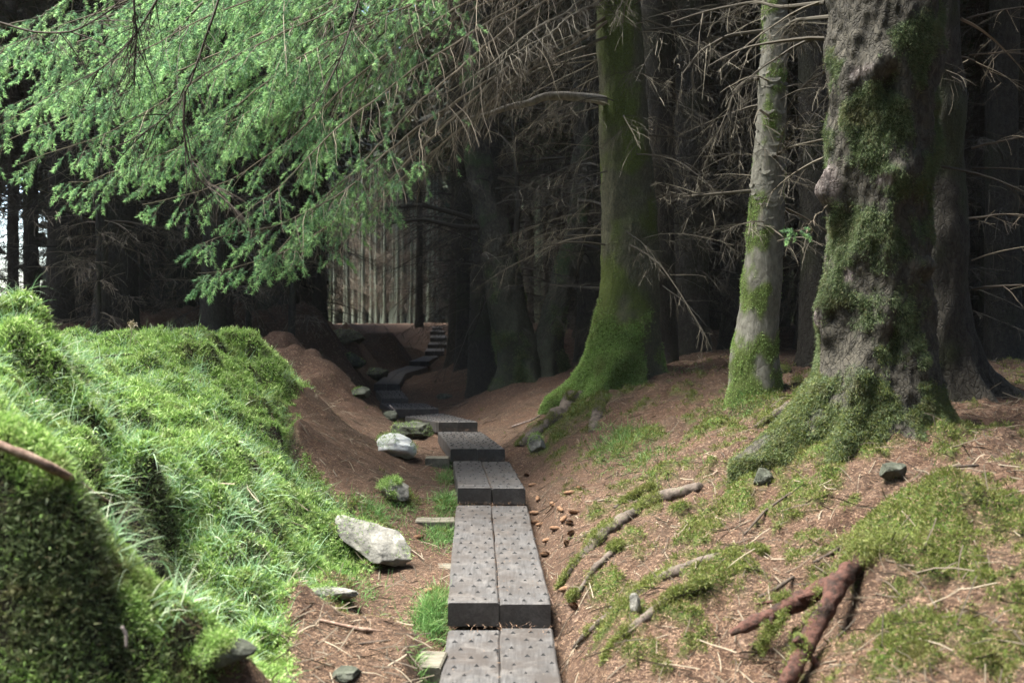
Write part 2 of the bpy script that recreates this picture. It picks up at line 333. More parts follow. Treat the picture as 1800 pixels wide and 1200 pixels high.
def base_h(x, y):
    sh = np.shape(x); q = ab(np.ravel(x), np.ravel(y)); out = np.zeros(len(q))
    for s in range(0, len(q), 20000):
        out[s:s + 20000] = phi(np.linalg.norm(q[s:s + 20000, None] - PA[None], axis=-1)) @ WT[:-1] + WT[-1]
    far = sm(90, 200, np.hypot(np.ravel(x), np.ravel(y)))
    return (out * (1 - far) + 1.3 * far).reshape(sh)
def _p0(): pass
def pathd(x, y): return np.abs(x - np.interp(y, CL[:, 1], CL[:, 0]))
def pathn(x, y):
    """distance to the path's centre line and the ground height there"""
    sh = np.shape(x); X = np.ravel(x); Y = np.ravel(y); bd = np.full(X.shape, 1e9); bz = np.zeros(X.shape)
    for a, b_ in zip(CL[:-3], CL[1:-2]):
        d = b_ - a; l2 = d[0] ** 2 + d[1] ** 2; t = np.clip(((X - a[0]) * d[0] + (Y - a[1]) * d[1]) / max(l2, 1e-6), 0, 1)
        dd = np.hypot(X - a[0] - d[0] * t, Y - a[1] - d[1] * t); k = dd < bd; bd[k] = dd[k]; bz[k] = (a[2] + d[2] * t)[k]
    return bd.reshape(sh), bz.reshape(sh)
XB_Y = [2.5, 3.5, 4.2, 5, 5.6, 6.2, 7, 7.5, 8, 9, 9.8, 10.6, 12]; XB_X = [-.9, -.86, -.95, -.98, -.8, -1.0, -1.5, -1.68, -1.78, -1.92, -1.98, -2.6, -4]
def left_moss(x, y):
    e = np.interp(y, XB_Y, XB_X) + fbm2(x, y, 2.2, 3, 5) * .16
    gul = np.exp(-(((x + 1.44) / .12) ** 2 + ((y - 3.80) / .40) ** 2))
    return sm(.07, -.07, x - e) * sm(12, 10.2, y + fbm2(x, y, .6, 2, 8)) * sm(-7, -5, x) * (1 - .9 * sm(.3, .7, gul))
def raw_g(x, y):
    z = base_h(x, y); lm = left_moss(x, y); pd, pz = pathn(x, y); k = sm(.25, .7, pd)
    lump = fbm2(x, y, 1.3, 3, 1) * .24 + np.abs(fbm2(x, y, 2.8, 2, 2)) * .26 + np.abs(fbm2(x, y, 7, 2, 12)) * .10
    gul = np.exp(-(((x + 1.44) / .12) ** 2 + ((y - 3.80) / .40) ** 2))
    z = z + lm * ((lump - .15) * k * sm(1.5, 4.5, y) - gul * .5)
    rb_ = sm(.4, 1.2, x - np.interp(y, CL[:, 1], CL[:, 0])) * sm(14, 9, y)
    z = z + (1 - lm) * k * (fbm2(x, y, .9, 4, 3) * .07 + fbm2(x, y, 6, 3, 4) * .022 + rb_ * (np.abs(fbm2(x, y, 3.2, 3, 14)) * .12 - .03 + fbm2(x, y, 11, 3, 15) * .02))
    lf_ = np.interp(y, CL[:, 1], CL[:, 0]) - x; z = z + sm(10.3, 12, y) * sm(28, 20, y) * sm(.5, 1.3, lf_) * sm(8, 4, lf_) * (np.abs(fbm2(x, y, .8, 4, 21)) * .75 - .12)
    z = z + .10 * np.exp(-(((x - 2.02) / .62) ** 2 + ((y - 5.45) / .5) ** 2)) + fbm2(x, y, 25, 2, 6) * .006 + .13 * np.exp(-(((x - 1.56) / .24) ** 2 + ((y - 3.98) / .2) ** 2))
    cap = pz + .035 + np.maximum(pd - .27, 0) * 1.6; z = np.where(y < 34, np.minimum(z, cap) * .85 + .15 * np.minimum(z, cap + .02), z)
    return z
# the sheet: rows spread geometrically away from the camera, columns fan out
ty = np.concatenate([np.linspace(-60, 1.2, 40), np.exp(np.linspace(math.log(1.6), math.log(40), 560)), np.exp(np.linspace(math.log(41), math.log(900), 50))])
tx = np.concatenate([-np.exp(np.linspace(math.log(30), math.log(.66), 32)), np.linspace(-.64, .64, 520), np.exp(np.linspace(math.log(.66), math.log(30), 32))])
YY, TT = np.meshgrid(ty, tx, indexing='ij'); XX = np.clip(TT * np.maximum(YY, 1.6), -1500 - 20 * np.abs(TT), 1500 + 20 * np.abs(TT))
ZZ = raw_g(XX, YY)
# mossy patches on the right bank and round tree feet, from where they lie on the ground
def pg(px, py):
    Ys = np.exp(np.linspace(math.log(2), math.log(60), 700)); xs = (px - CX) * Ys / F; zs = CZ - (py - HY) * Ys / F
    g = raw_g(xs, Ys); k = np.argmax(zs < g)
    if not (zs < g).any(): k = len(Ys) - 1
    return np.array([xs[k], Ys[k], g[k]])
blobs = [(1020, 720, .3, 1), (1000, 760, .2, .8), (1110, 775, .25, .8), (1150, 800, .2, .7), (1320, 700, .3, 1), (1260, 740, .25, .7), (1450, 730, .45, 1), (1560, 740, .4, .9), (1360, 830, .25, .9),
         (1420, 870, .25, .8), (1280, 890, .2, .8), (1240, 930, .22, .7), (1600, 920, .32, 1.1), (1660, 960, .25, 1), (1790, 900, .15, 1), (1280, 1020, .16, 1), (1200, 1070, .12, .7), (1120, 1140, .14, .9), (1700, 1110, .2, .9),
         (1620, 1070, .13, .8), (1780, 1150, .16, .9), (1070, 1010, .1, .8), (1090, 940, .14, .6), (1150, 1180, .12, .8), (700, 875, .13, 1), (640, 900, .12, 1), (600, 1050, .16, .8), (1180, 830, .2, .6), (950, 800, .14, .8),
         (1080, 1080, .1, .7), (1600, 1160, .12, .8), (1500, 950, .12, .6), (790, 850, .06, .8), (785, 890, .07, .9), (782, 945, .07, 1), (770, 1085, .08, 1.1), (765, 1050, .06, 1)]
BL = [(*pg(px, py)[:2], r, s) for px, py, r, s in blobs]
def right_moss(x, y):
    o = np.zeros(np.shape(x))
    for bx, by, r, s in BL:
        d2 = ((x - bx) ** 2 + ((y - by) * .8) ** 2) / (r * r * 1.3); o = np.maximum(o, s * np.exp(-d2 * .8))
    n = fbm2(x, y, 5, 4, 11)
    band = sm(.35, .6, x - np.interp(y, CL[:, 1], CL[:, 0])) * sm(11, 8.5, y) * sm(-.5, .5, x)
    n2 = fbm2(x, y, 16, 3, 13)
    return np.clip(sm(.35, .85, o * .85 + n * .7 + n2 * .35) + band * sm(.10, .6, n + n2 * .5) * .7, 0, 1)
def mossw(x, y): return np.clip(np.maximum(left_moss(x, y), right_moss(x, y)), 0, 1)
def shadew(x, y):  # where shade is painted in: the gully and the hollows
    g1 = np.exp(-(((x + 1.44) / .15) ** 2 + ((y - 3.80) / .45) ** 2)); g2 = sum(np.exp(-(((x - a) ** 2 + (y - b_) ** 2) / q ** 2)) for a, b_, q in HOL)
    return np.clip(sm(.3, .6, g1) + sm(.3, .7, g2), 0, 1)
HOL = [(*WP(1560, 1100, 3.75)[:2], .10), (*WP(545, 690, 9.7)[:2], .12), (*WP(480, 745, 7.0)[:2], .10)]  # hollows under the roots and bank edges, darkened as painted shade
MW = mossw(XX, YY) * (1 - shadew(XX, YY)); SW = shadew(XX, YY); RMW = MW * (1 - left_moss(XX, YY))
ZZ = ZZ + RMW * .035
_ex = .02
def _gz(x, y): return raw_g(x, y)
NZ = np.ones(XX.shape); sl_ = (slice(40, 600), slice(32, 32 + 260))
gx_ = (_gz(XX[sl_] + _ex, YY[sl_]) - _gz(XX[sl_] - _ex, YY[sl_])) / (2 * _ex); gy_ = (_gz(XX[sl_], YY[sl_] + _ex) - _gz(XX[sl_], YY[sl_] - _ex)) / (2 * _ex)
NZ[sl_] = 1 / np.sqrt(1 + gx_ ** 2 + gy_ ** 2)
STP = sm(.58, .34, NZ) * sm(12, 9, YY) * (.75 + .25 * sm(3.6, 3.2, YY)); SW = np.maximum(SW, STP * sm(-.1, .2, left_moss(XX, YY) - .05)); MW = MW * (1 - STP)  # steep left bank faces are painted dark as shade, moss thinned
nr, nc = XX.shape
idx = np.arange(nr * nc).reshape(nr, nc)
FQ = np.stack([idx[:-1, :-1], idx[:-1, 1:], idx[1:, 1:], idx[1:, :-1]], -1).reshape(-1, 4)
VG = np.stack([XX, YY, ZZ], -1)
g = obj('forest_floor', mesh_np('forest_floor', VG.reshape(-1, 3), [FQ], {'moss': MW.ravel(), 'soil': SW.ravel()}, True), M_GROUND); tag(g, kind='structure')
# fast lookup of the finished surface
i0 = 40; fy = ty[i0:i0 + 560]; fx = tx[32:32 + 520]
def G(x, y):
    x = np.asarray(x, float); y = np.asarray(y, float)
    ok = (y > fy[0]) & (y < fy[-1]) & (np.abs(x / np.maximum(y, 1.6)) < .64)
    v = (np.log(np.clip(y, fy[0], fy[-1])) - math.log(1.6)) / (math.log(40) - math.log(1.6)) * 559; u = (np.clip(x / np.maximum(y, 1.6), -.64, .64) + .64) / 1.28 * 519
    a = np.clip(v.astype(int), 0, 558); b_ = np.clip(u.astype(int), 0, 518); fa = np.clip(v - a, 0, 1); fb = np.clip(u - b_, 0, 1)
    Z = ZZ[i0:i0 + 560, 32:32 + 520]
    r = Z[a, b_] * (1 - fa) * (1 - fb) + Z[a + 1, b_] * fa * (1 - fb) + Z[a, b_ + 1] * (1 - fa) * fb + Z[a + 1, b_ + 1] * fa * fb
    if not ok.all(): r = np.where(ok, r, raw_g(x, y))
    return r
def GN(x, y, e=.01):
    return nrm(np.stack([-(G(x + e, y) - G(x - e, y)) / (2 * e), -(G(x, y + e) - G(x, y - e)) / (2 * e), np.ones(np.shape(x))], -1))
def PG(px, py):
    Ys = np.exp(np.linspace(math.log(2), math.log(38), 900)); xs = (px - CX) * Ys / F; zs = CZ - (py - HY) * Ys / F
    g_ = G(xs, Ys); hit = zs < g_; k = np.argmax(hit) if hit.any() else 899
    return np.array([xs[k], Ys[k], g_[k]])

# ---------------------------------------------------------------- ground cover
def inquads(x, y, pad=.0):
    r = np.zeros(np.shape(x), bool)
    for (c, za, zb) in quads:
        c = np.array(c); s = np.ones(np.shape(x), bool); cc = c.mean(0)
        for k in range(4):
            a = c[k]; b_ = c[(k + 1) % 4]; e = b_ - a; nn = np.array([-e[1], e[0]]); nn = nn / np.linalg.norm(nn)
            s &= ((x - a[0]) * nn[0] + (y - a[1]) * nn[1]) > -pad
        r |= s
    return r
def sample(n, ymin, ymax, rs, tmin=-.56, tmax=.56, power=1.0):
    y = np.exp(rs.uniform(math.log(ymin), math.log(ymax), n)); t = rs.uniform(tmin, tmax, n); return t * y, y
def blades(x, y, ln, wd, lean, rs, K=4, updir=None, z0=None, curl=.9):
    """curved flat blades as strips"""
    N = len(x); z = G(x, y) if z0 is None else z0; S = np.stack([x, y, z - .004], -1)
    up = GN(x, y) * .6 + np.array([0, 0, .6]) if updir is None else updir
    D = nrm(up + rs.normal(size=(N, 3)) * lean); P = grow(S, D, ln, K, curl * rs.uniform(.3, 1.3, N), .06, rs)
    side = nrm(np.cross(D, rs.normal(size=(N, 3)))) * 1.0
    wv = np.linspace(1, .12, K)[None, :, None] * (wd * .5)[:, None, None]
    V = np.stack([P - side[:, None] * wv, P + side[:, None] * wv], 2).reshape(-1, 3)
    base = (np.arange(N)[:, None] * K + np.arange(K - 1)[None]) * 2
    Qd = np.stack([base, base + 1, base + 3, base + 2], -1).reshape(-1, 4)
    return V, Qd
def sprigs(S, Nn, h, rs, arms=6, spread=.9, wd=.0035):
    """moss sprigs: small tufts of pointed leaflets growing from S along Nn"""
    N = len(S); d = nrm(Nn[:, None] + rs.normal(size=(N, arms, 3)) * spread)
    o = S[:, None] + rs.normal(size=(N, arms, 3)) * h[:, None, None] * .35
    ln = h[:, None, None] * rs.uniform(.5, 1.2, (N, arms, 1)); wv = nrm(np.cross(d, rs.normal(size=d.shape))) * (wd * .5)[:, None, None] if np.ndim(wd) else nrm(np.cross(d, rs.normal(size=d.shape))) * wd * .5
    V = np.stack([o - wv, o + wv, o + d * ln], 2).reshape(-1, 3); return V, np.arange(len(V)).reshape(-1, 3)

rs = RS(21)
def cover(n, wfun, ymin, ymax, rs, tmin=-.56, tmax=.56):
    x, y = sample(n, ymin, ymax, rs, tmin, tmax); w_ = wfun(x, y); k = (rs.rand(n) < w_) & ~inquads(x, y, .01); return x[k], y[k]
def nlook(x, y, sc, lo, hi, off): return sm(lo, hi, fbm2(x, y, sc, 3, off))
# left bank moss
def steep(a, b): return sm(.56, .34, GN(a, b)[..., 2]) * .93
x, y = cover(330000, lambda a, b: left_moss(a, b) * (1 - .75 * nlook(a, b, 3.5, .12, .38, 71)) * (1 - shadew(a, b)) * (1 - steep(a, b)), 2.2, 11, rs, -.56, -.02)
S = np.stack([x, y, G(x, y)], -1); hh = (.016 + .0022 * y) * rs.uniform(.6, 1.3, len(x)) * (1 + .5 * nlook(x, y, 3, -.1, .5, 31))
V, T = sprigs(S, GN(x, y) + np.array([0, 0, .3]), hh * .8, rs, 6, 1.15, .0028 + .0008 * y)
mo = obj('moss', mesh_np('moss', V, [T]), M_MOSS); tag(mo, 'thick green moss covering the sunlit bank beside the path', 'moss', kind='stuff')
# dark moss on the steep faces, over the shade painted into the ground
x, y = cover(420000, lambda a, b: left_moss(a, b) ** .2 * np.maximum(steep(a, b), shadew(a, b) * .8) * (.25 + .75 * nlook(a, b, 7, -.15, .3, 61)), 2.2, 9, rs, -.56, -.1)
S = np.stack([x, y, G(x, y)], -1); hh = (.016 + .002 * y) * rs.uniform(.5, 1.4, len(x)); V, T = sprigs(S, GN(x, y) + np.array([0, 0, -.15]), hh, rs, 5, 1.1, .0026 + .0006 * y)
mo = obj('moss', mesh_np('moss', V, [T]), M_MOSSD); tag(mo, 'dark moss clinging to the steep faces of the near mound, over painted shade', 'moss', kind='stuff')
# right bank moss
x, y = cover(420000, lambda a, b: right_moss(a, b) * (1 - left_moss(a, b)) * (.35 + .65 * nlook(a, b, 14, -.2, .3, 51)), 2.6, 14, rs, -.2, .56)
S = np.stack([x, y, G(x, y)], -1); hh = (.011 + .0018 * y) * rs.uniform(.6, 1.3, len(x))
V, T = sprigs(S, GN(x, y) + np.array([0, 0, .3]), hh, rs, 5, .8, .0022 + .0006 * y)
mo = obj('moss', mesh_np('moss', V, [T]), M_MOSSR); tag(mo, 'patches of yellow green moss among needles below the big trunks', 'moss', kind='stuff')
# grass on the left bank
def gw(x, y): return left_moss(x, y) * (1 - steep(x, y)) * np.clip(.04 + nlook(x, y, 1.3, 0, .4, 41) , 0, 1) * .8 * sm(3.2, 4.2, y)
x, y = cover(110000, gw, 2.8, 10, rs, -.56, -.02)
V, Qd = blades(x, y, rs.uniform(.04, .13, len(x)), rs.uniform(.0022, .0045, len(x)) * (.6 + y * .1), .7, rs, 4)
go = obj('grass', mesh_np('grass', V, [Qd]), M_GRASS); tag(go, 'pale fine grass growing through the moss of the bank', 'grass', kind='stuff')
# longer tufts
tx_, ty_ = cover(230, lambda a, b: left_moss(a, b), 3.0, 9.5, rs, -.56, -.05); tx_ = np.repeat(tx_, 26) + rs.normal(size=len(tx_) * 26) * .02; ty_ = np.repeat(ty_, 26) + rs.normal(size=len(ty_) * 26) * .03
V, Qd = blades(tx_, ty_, rs.uniform(.06, .2, len(tx_)), rs.uniform(.003, .006, len(tx_)), .45, rs, 6, curl=1.5)
go = obj('grass', mesh_np('grass', V, [Qd]), M_GRASS); tag(go, 'longer drooping tufts of grass on the sunlit bank', 'grass', kind='stuff')
# grass along the boards and tufts on the right
mb = MB()
for (px, py, r, n, L) in [(792, 845, .10, 500, .11), (785, 885, .10, 600, .12), (778, 945, .11, 700, .12), (768, 1070, .09, 700, .14), (762, 1100, .07, 500, .13), (700, 880, .12, 500, .07), (640, 905, .14, 500, .08), (660, 900, .1, 300, .08), (750, 1190, .06, 200, .08),
                          (1080, 770, .2, 500, .12), (1100, 785, .2, 300, .12), (1150, 810, .2, 250, .09), (1310, 700, .16, 500, .08), (1210, 650, .15, 120, .06), (590, 1000, .2, 500, .09), (620, 1030, .15, 300, .08), (1300, 720, .2, 250, .06), (1600, 740, .1, 150, .06)]:
    p = PG(px, py); n = int(n); a = p[0] + rs.normal(size=n) * r * .6; b_ = p[1] + rs.normal(size=n) * r * 1.3; k = ~inquads(a, b_, .012); a = a[k]; b_ = b_[k]
    V, Qd = blades(a, b_, rs.uniform(.4, 1.1, len(a)) * L, rs.uniform(.003, .006, len(a)), .55, rs, 5, curl=1.3); mb.add(V, Qd)
go = mb.build('grass', M_GRASSD); tag(go, 'bright green grass tufts along the boards and under the trees', 'grass', kind='stuff')
# fallen needles
def nw(x, y): return (1 - (.9 - .35 * nlook(x, y, 3.5, .05, .4, 71)) * left_moss(x, y)) * (1 - .45 * right_moss(x, y)) * (1 - .5 * sm(9, 20, y))
x, y = cover(620000, nw, 2.5, 26, rs, -.35, .56); z = G(x, y)
L = rs.uniform(.012, .028, len(x)) * (.75 + y * .05); ph = rs.rand(len(x)) * 2 * pi; nn = GN(x, y)
d = np.stack([np.cos(ph), np.sin(ph), rs.normal(size=len(x)) * .25], -1); d = nrm(d - nn * (d * nn).sum(-1, keepdims=True) * .8)
s_ = nrm(np.cross(d, nn)) * (rs.uniform(.0008, .0018, len(x)) * (.55 + y * .11))[:, None] * .7; o_ = np.stack([x, y, z + .003 + .004 * rs.rand(len(x))], -1)
V = np.stack([o_ - s_, o_ + s_, o_ + d * L[:, None]], 1).reshape(-1, 3)
lo = obj('fallen_needles', mesh_np('fallen_needles', V, [np.arange(len(V)).reshape(-1, 3)]), M_LITTER); tag(lo, 'rusty brown fallen spruce needles carpeting the slopes and trough', 'fallen needles', kind='stuff')
# litter of tiny twigs
x, y = cover(9000, lambda a, b: (1 - .7 * mossw(a, b)), 2.6, 22, rs, -.3, .56); N = len(x); ph = rs.rand(N) * 2 * pi
D = np.stack([np.cos(ph), np.sin(ph), rs.uniform(-.1, .2, N)], -1); D = nrm(D - GN(x, y) * (D * GN(x, y)).sum(-1, keepdims=True) * .85)
P = grow(np.stack([x, y, G(x, y) + .006], -1), D, rs.uniform(.04, .2, N), 4, .05, .12, rs); R = np.ones((N, 4)) * rs.uniform(.0012, .003, N)[:, None]
V, Qd = tubes(P, R, 3); lo = obj('twig_litter', mesh_np('twig_litter', V, [Qd]), M_TWIG); tag(lo, 'tiny dead twigs strewn over the needle carpet', 'twig litter', kind='stuff')

# ---------------------------------------------------------------- boardwalk
def box_between(mb, c, za, zb, th, m=0, rs=None, bev=.007):
    """slab over quad c (nl,nr,fr,fl), top heights za/zb; worn, slightly uneven edges when rs is given"""
    c = np.array(c, float); ln = np.linalg.norm(c[3] - c[0]); n = max(2, int(ln / .05)) if rs is not None else 2; rings = []
    side = nrm(c[1] - c[0])
    wob = (lambda s: np.convolve(rs.normal(size=n + 4), np.ones(5) / 5, 'valid') * s) if rs is not None else (lambda s: np.zeros(n))
    chip = (rs.rand(n, 2) ** 12 * .010) if rs is not None else np.zeros((n, 2)); wl, wr, wz = wob(.004), wob(.004), wob(.0025)
    fwd = nrm(c[3] - c[0])
    for k in range(n):
        t = k / (n - 1); l = c[0] + (c[3] - c[0]) * t + side * wl[k]; r_ = c[1] + (c[2] - c[1]) * t + side * wr[k]; z = za + (zb - za) * t + wz[k]
        e = bev if (0 < k < n - 1) else bev; dz = -bev * .8 if k in (0, n - 1) else 0; cl, cr = chip[k]
        rings.append([[*l, z - th], [*l, z - bev - cl + dz], [*(l + side * (e + cl)), z + dz], [*(r_ - side * (e + cr)), z + dz], [*r_, z - bev - cr + dz], [*r_, z - th]])
    R_ = np.array(rings)
    # extra ring just inside each end gives the end edge its worn bevel
    ins = min(bev / max(ln, 1e-3), .3); r1 = R_[0] + (R_[1] - R_[0]) * min(1, ins * (n - 1)); r1[1:5, 2] += bev * .8 * (1 - min(1, ins * (n - 1))); r2 = R_[-1] + (R_[-2] - R_[-1]) * min(1, ins * (n - 1)); r2[1:5, 2] += bev * .8 * (1 - min(1, ins * (n - 1)))
    R_ = np.concatenate([R_[:1], r1[None], R_[1:-1], r2[None], R_[-1:]]); n = len(R_)
    i = np.arange(n - 1)[:, None] * 6; j = np.arange(6)[None]; j2 = (j + 1) % 6
    Qd = np.stack([i + j, i + j2, i + 6 + j2, i + 6 + j], -1).reshape(-1, 4)[:, ::-1]; e0 = (n - 1) * 6
    caps = np.array([[0, 1, 2, 3], [0, 3, 4, 5], [e0 + 3, e0 + 2, e0 + 1, e0], [e0 + 5, e0 + 4, e0 + 3, e0]])
    mb.add(R_.reshape(-1, 3), [Qd, caps[:, ::-1]], m)
lab = ['nearest boardwalk section, cut off by the bottom of the photo', 'long dark boardwalk section with a saw cut near its front edge', 'short boardwalk section between the two long near ones and the narrow one', 'studded boardwalk section beside the small white rock and root foot',
 'angled boardwalk section where the path turns off left', 'boardwalk section lying crosswise at the first bend', 'short boardwalk section at the left end of the first bend', 'dark boardwalk section just past the leftmost point of the path', 'wedge boardwalk section bending back to the right',
 'boardwalk section leading to the foot of the far steps', 'lowest of the far wooden steps', 'second of the far wooden steps from the bottom', 'third of the far wooden steps from the bottom', 'fourth of the far wooden steps from the bottom', 'topmost of the far wooden steps']
for i, (c, za, zb) in enumerate(quads):
    c = np.array(c); rs_ = RS(100 + i); org = np.array([c[:2].mean(0)[0], c[:2].mean(0)[1], za])
    t = thing('boardwalk_section', org, lab[i], 'boardwalk', 'boardwalk sections climbing along the path')
    th = .115; gap = .0016
    lc = c[0] + (c[1] - c[0]) * .5; fc = c[3] + (c[2] - c[3]) * .5
    for h in (0, 1):
        mb = MB()
        a, b_, f_, e_ = (c[0], lc - (gap, 0), fc - (gap, 0), c[3]) if h == 0 else (lc + (gap, 0), c[1], c[2], fc + (gap, 0))
        ln = np.linalg.norm(e_ - a); dz = rs_.normal() * .002
        q = .085 / ln if i < 5 else 0
        if q:
            m1 = a + (e_ - a) * q; m2 = b_ + (f_ - b_) * q; zq = za + (zb - za) * q; g2 = .006 / ln; m3 = a + (e_ - a) * (q + g2); m4 = b_ + (f_ - b_) * (q + g2)
            box_between(mb, [a, b_, m2, m1], za + dz, zq + dz, th, rs=rs_); box_between(mb, [m3, m4, f_, e_], zq + dz, zb + dz, th, rs=rs_)
            box_between(mb, [m1 - (0, .001), m2 - (0, .001), m4 + (0, .001), m3 + (0, .001)], zq + dz - .018, zq + dz - .018, th - .03)
        else: box_between(mb, [a, b_, f_, e_], za + dz, zb + dz, th, rs=rs_)
        if i < 7:      # anti-slip studs in staggered rows
            rows = int(ln / .105)
            for r in range(rows):
                v = (r + .35) / rows
                for k in range(3):
                    if rs_.rand() < .07: continue
                    u = (k + .5 + (.22 if r % 2 else -.12)) / 3 + rs_.normal() * .02
                    p0 = a + (e_ - a) * v; p1 = b_ + (f_ - b_) * v; p = p0 + (p1 - p0) * np.clip(u, .06, .94); p = p + rs_.normal(size=2) * .006; z = za + (zb - za) * v + dz + .0005
                    s = .0125 * rs_.uniform(.85, 1.15)
                    V = np.array([[p[0] - s, p[1] - s * .6, z - .001], [p[0] + s, p[1] - s * .6, z - .001], [p[0], p[1] + s * .9, z - .001], [p[0], p[1], z + .009]])
                    mb.add(V, np.array([[0, 1, 3], [1, 2, 3], [2, 0, 3]]), 1)
        mb.build('plank', [M_BOARD, M_STUD], t, org=org)
    if i < 10:
        for q, out in {0: [(.72, .14)], 1: [(.50, .17)], 2: [(.35, .04)], 3: [(.10, .10)]}.get(i, [(.5, .04)]):
            l = c[0] + (c[3] - c[0]) * q; r = c[1] + (c[2] - c[1]) * q; z = za + (zb - za) * q - th - .002; hw = .07
            mb = MB(); box_between(mb, [(l[0] - out, l[1] - hw), (r[0] + .03, r[1] - hw), (r[0] + .03, r[1] + hw), (l[0] - out, l[1] + hw)], z + (.06 if out > .08 else 0) * 0, z, .12)
            mb.build('bearer', M_BEARER, t, org=org)
# loose block beside section
def block(px, py, sx, sy, sz, rot, label, dz=.0):
    p = PG(px, py); ca, sa = cos(rot), sin(rot); c = [(ca * a - sa * b_, sa * a + ca * b_) for a, b_ in ((-sx, -sy), (sx, -sy), (sx, sy), (-sx, sy))]
    mb = MB(); box_between(mb, c, sz, sz + .004, sz + .06); o = mb.build('timber_block', M_BEARER); o.location = (p[0], p[1], p[2] + dz); tag(o, label, 'timber block', 'timber blocks beside the boards')
block(769, 818, .10, .05, .07, .02, 'short timber block beside the studded section, left of the third board')
block(765, 930, .13, .06, .06, .03, 'timber block half under the long section, on its left')
block(752, 1180, .07, .09, .055, -.1, 'pale timber block by the nearest section, at the bottom of the photo')

rs_ = RS(55); mb = MB()
for i, (c, za, zb) in enumerate(quads[:8]):
    c = np.array(c); n = [260, 330, 240, 240, 260, 200, 120, 120][i]; u = rs_.rand(n); v = rs_.rand(n); k = rs_.rand(n) < .35; u[k] = .5 + rs_.normal(size=k.sum()) * .012; k2 = (rs_.rand(n) < .4) & ~k; v[k2] = 1 - np.abs(rs_.normal(size=k2.sum())) * .035
    v = np.clip(v, .01, .995); u = np.clip(u, .01, .99); a = c[0] + (c[3] - c[0]) * v[:, None]; b_ = c[1] + (c[2] - c[1]) * v[:, None]; p = a + (b_ - a) * u[:, None]; z = za + (zb - za) * v + .003 + (v > .95) * rs_.rand(n) * .03
    th_ = rs_.rand(n) * pi; d = np.stack([np.cos(th_), np.sin(th_), (v > .95) * rs_.rand(n) * .8], -1); o_ = np.column_stack([p, z]); s_ = np.stack([-np.sin(th_), np.cos(th_), 0 * th_], -1) * .0011
    mb.add(np.stack([o_ - s_, o_ + s_, o_ + d * rs_.uniform(.012, .026, n)[:, None]], 1).reshape(-1, 3), np.arange(3 * n).reshape(-1, 3))
lo = mb.build('fallen_needles', M_LITTER); tag(lo, 'scattered dead needles lying on top of the boards', 'fallen needles', kind='stuff')

# ---------------------------------------------------------------- rocks
def ico(sub):
    import bmesh
    bm = bmesh.new(); bmesh.ops.create_icosphere(bm, subdivisions=sub, radius=1); bm.verts.ensure_lookup_table()
    V = np.array([v.co[:] for v in bm.verts]); F_ = np.array([[v.index for v in f.verts] for f in bm.faces]); bm.free(); return V, F_
IV, IF = ico(5)
def rock(px, py, dims, rot, seed, m, label, moss=0, name='rock', sink=.25, cat='rock', tilt=0, cuts=7):
    p = PG(px, py); rs_ = RS(seed); V = IV.copy()
    for k in range(cuts):
        n = nrm(rs_.normal(size=3)); dpt = rs_.uniform(.55, .8); ex = np.maximum(V @ n - dpt, 0); V = V - n * ex[:, None] * .92
    V = V * (1 + fbm(V * 1.5 + seed, 4)[:, None] * .16 + fbm(V * 6 + seed, 3)[:, None] * .03); V = V * np.array(dims) * .5 * 1.15
    ct, st = cos(tilt), sin(tilt); V = np.stack([V[:, 0] * ct + V[:, 2] * st, V[:, 1], -V[:, 0] * st + V[:, 2] * ct], -1)
    ca, sa = cos(rot), sin(rot); V = np.stack([V[:, 0] * ca - V[:, 1] * sa, V[:, 0] * sa + V[:, 1] * ca, V[:, 2]], -1)
    o = obj(name, mesh_np(name, V, [IF], None, True), m); o.location = (p[0], p[1], p[2] + dims[2] * (.5 - sink)); tag(o, label, cat)
    if moss:
        tri = V[IF]; cen = tri.mean(1); nn = nrm(np.cross(tri[:, 1] - tri[:, 0], tri[:, 2] - tri[:, 0])); wgt = sm(.1, .6, nn[:, 2] + fbm(cen * 12 + 3, 3) * .8) * (fbm(cen * 7 + 9, 3) > -.1)
        k = rs_.choice(len(cen), moss, p=wgt / wgt.sum()); V2, T2 = sprigs(cen[k] + rs_.normal(size=(moss, 3)) * .008, nn[k], np.full(moss, .022) * rs_.uniform(.6, 1.2, moss), rs_, 5, .8, .004)
        obj('moss', mesh_np('moss', V2, [T2]), M_MOSS, o)
    return o
rock(655, 975, (.52, .28, .21), -.75 + pi, 44, M_ROCK, 'large grey leaning boulder on the left side of the boards', 160, sink=.12, tilt=-.40, cuts=14)
rock(695, 800, (.30, .34, .21), .9, 8, M_ROCKW, 'white rock at the foot of the sunlit needle slope', 250, tilt=.4)
rock(697, 872, (.22, .25, .15), .2, 12, M_ROCK, 'small mossy stone beyond the large leaning boulder', 900)
rock(585, 1045, (.22, .12, .06), .1, 15, M_ROCK, 'flat grey stone low in the moss in front of the boulder', 150, sink=.4)
rock(703, 968, (.12, .14, .05), .1, 16, M_ROCK, 'small flat stone touching the right foot of the boulder', sink=.35)
rock(610, 1190, (.10, .10, .05), .1, 17, M_ROCKD, 'small dark bluish stone at the bottom edge, left of the boards', sink=.35)
rock(395, 1165, (.17, .12, .09), .4, 18, M_ROCKD, 'dark mossy stone in the shadow of the near mossy mound', 900)
rock(725, 765, (.42, .4, .22), .3, 21, M_ROCKD, 'mossy dark boulder under the first bend of the boardwalk', 250, sink=.35)
rock(632, 697, (.22, .25, .15), .3, 22, M_ROCKD, 'small dark stone left of the first bend of the boardwalk', 80)
rock(688, 738, (.22, .2, .13), 1.3, 23, M_ROCKD, 'dark stone below the crosswise boardwalk section')
rock(660, 662, (.5, .45, .22), .3, 24, M_ROCKD, 'broad dark boulder left of the bend, on the shaded slope', 200, sink=.35)
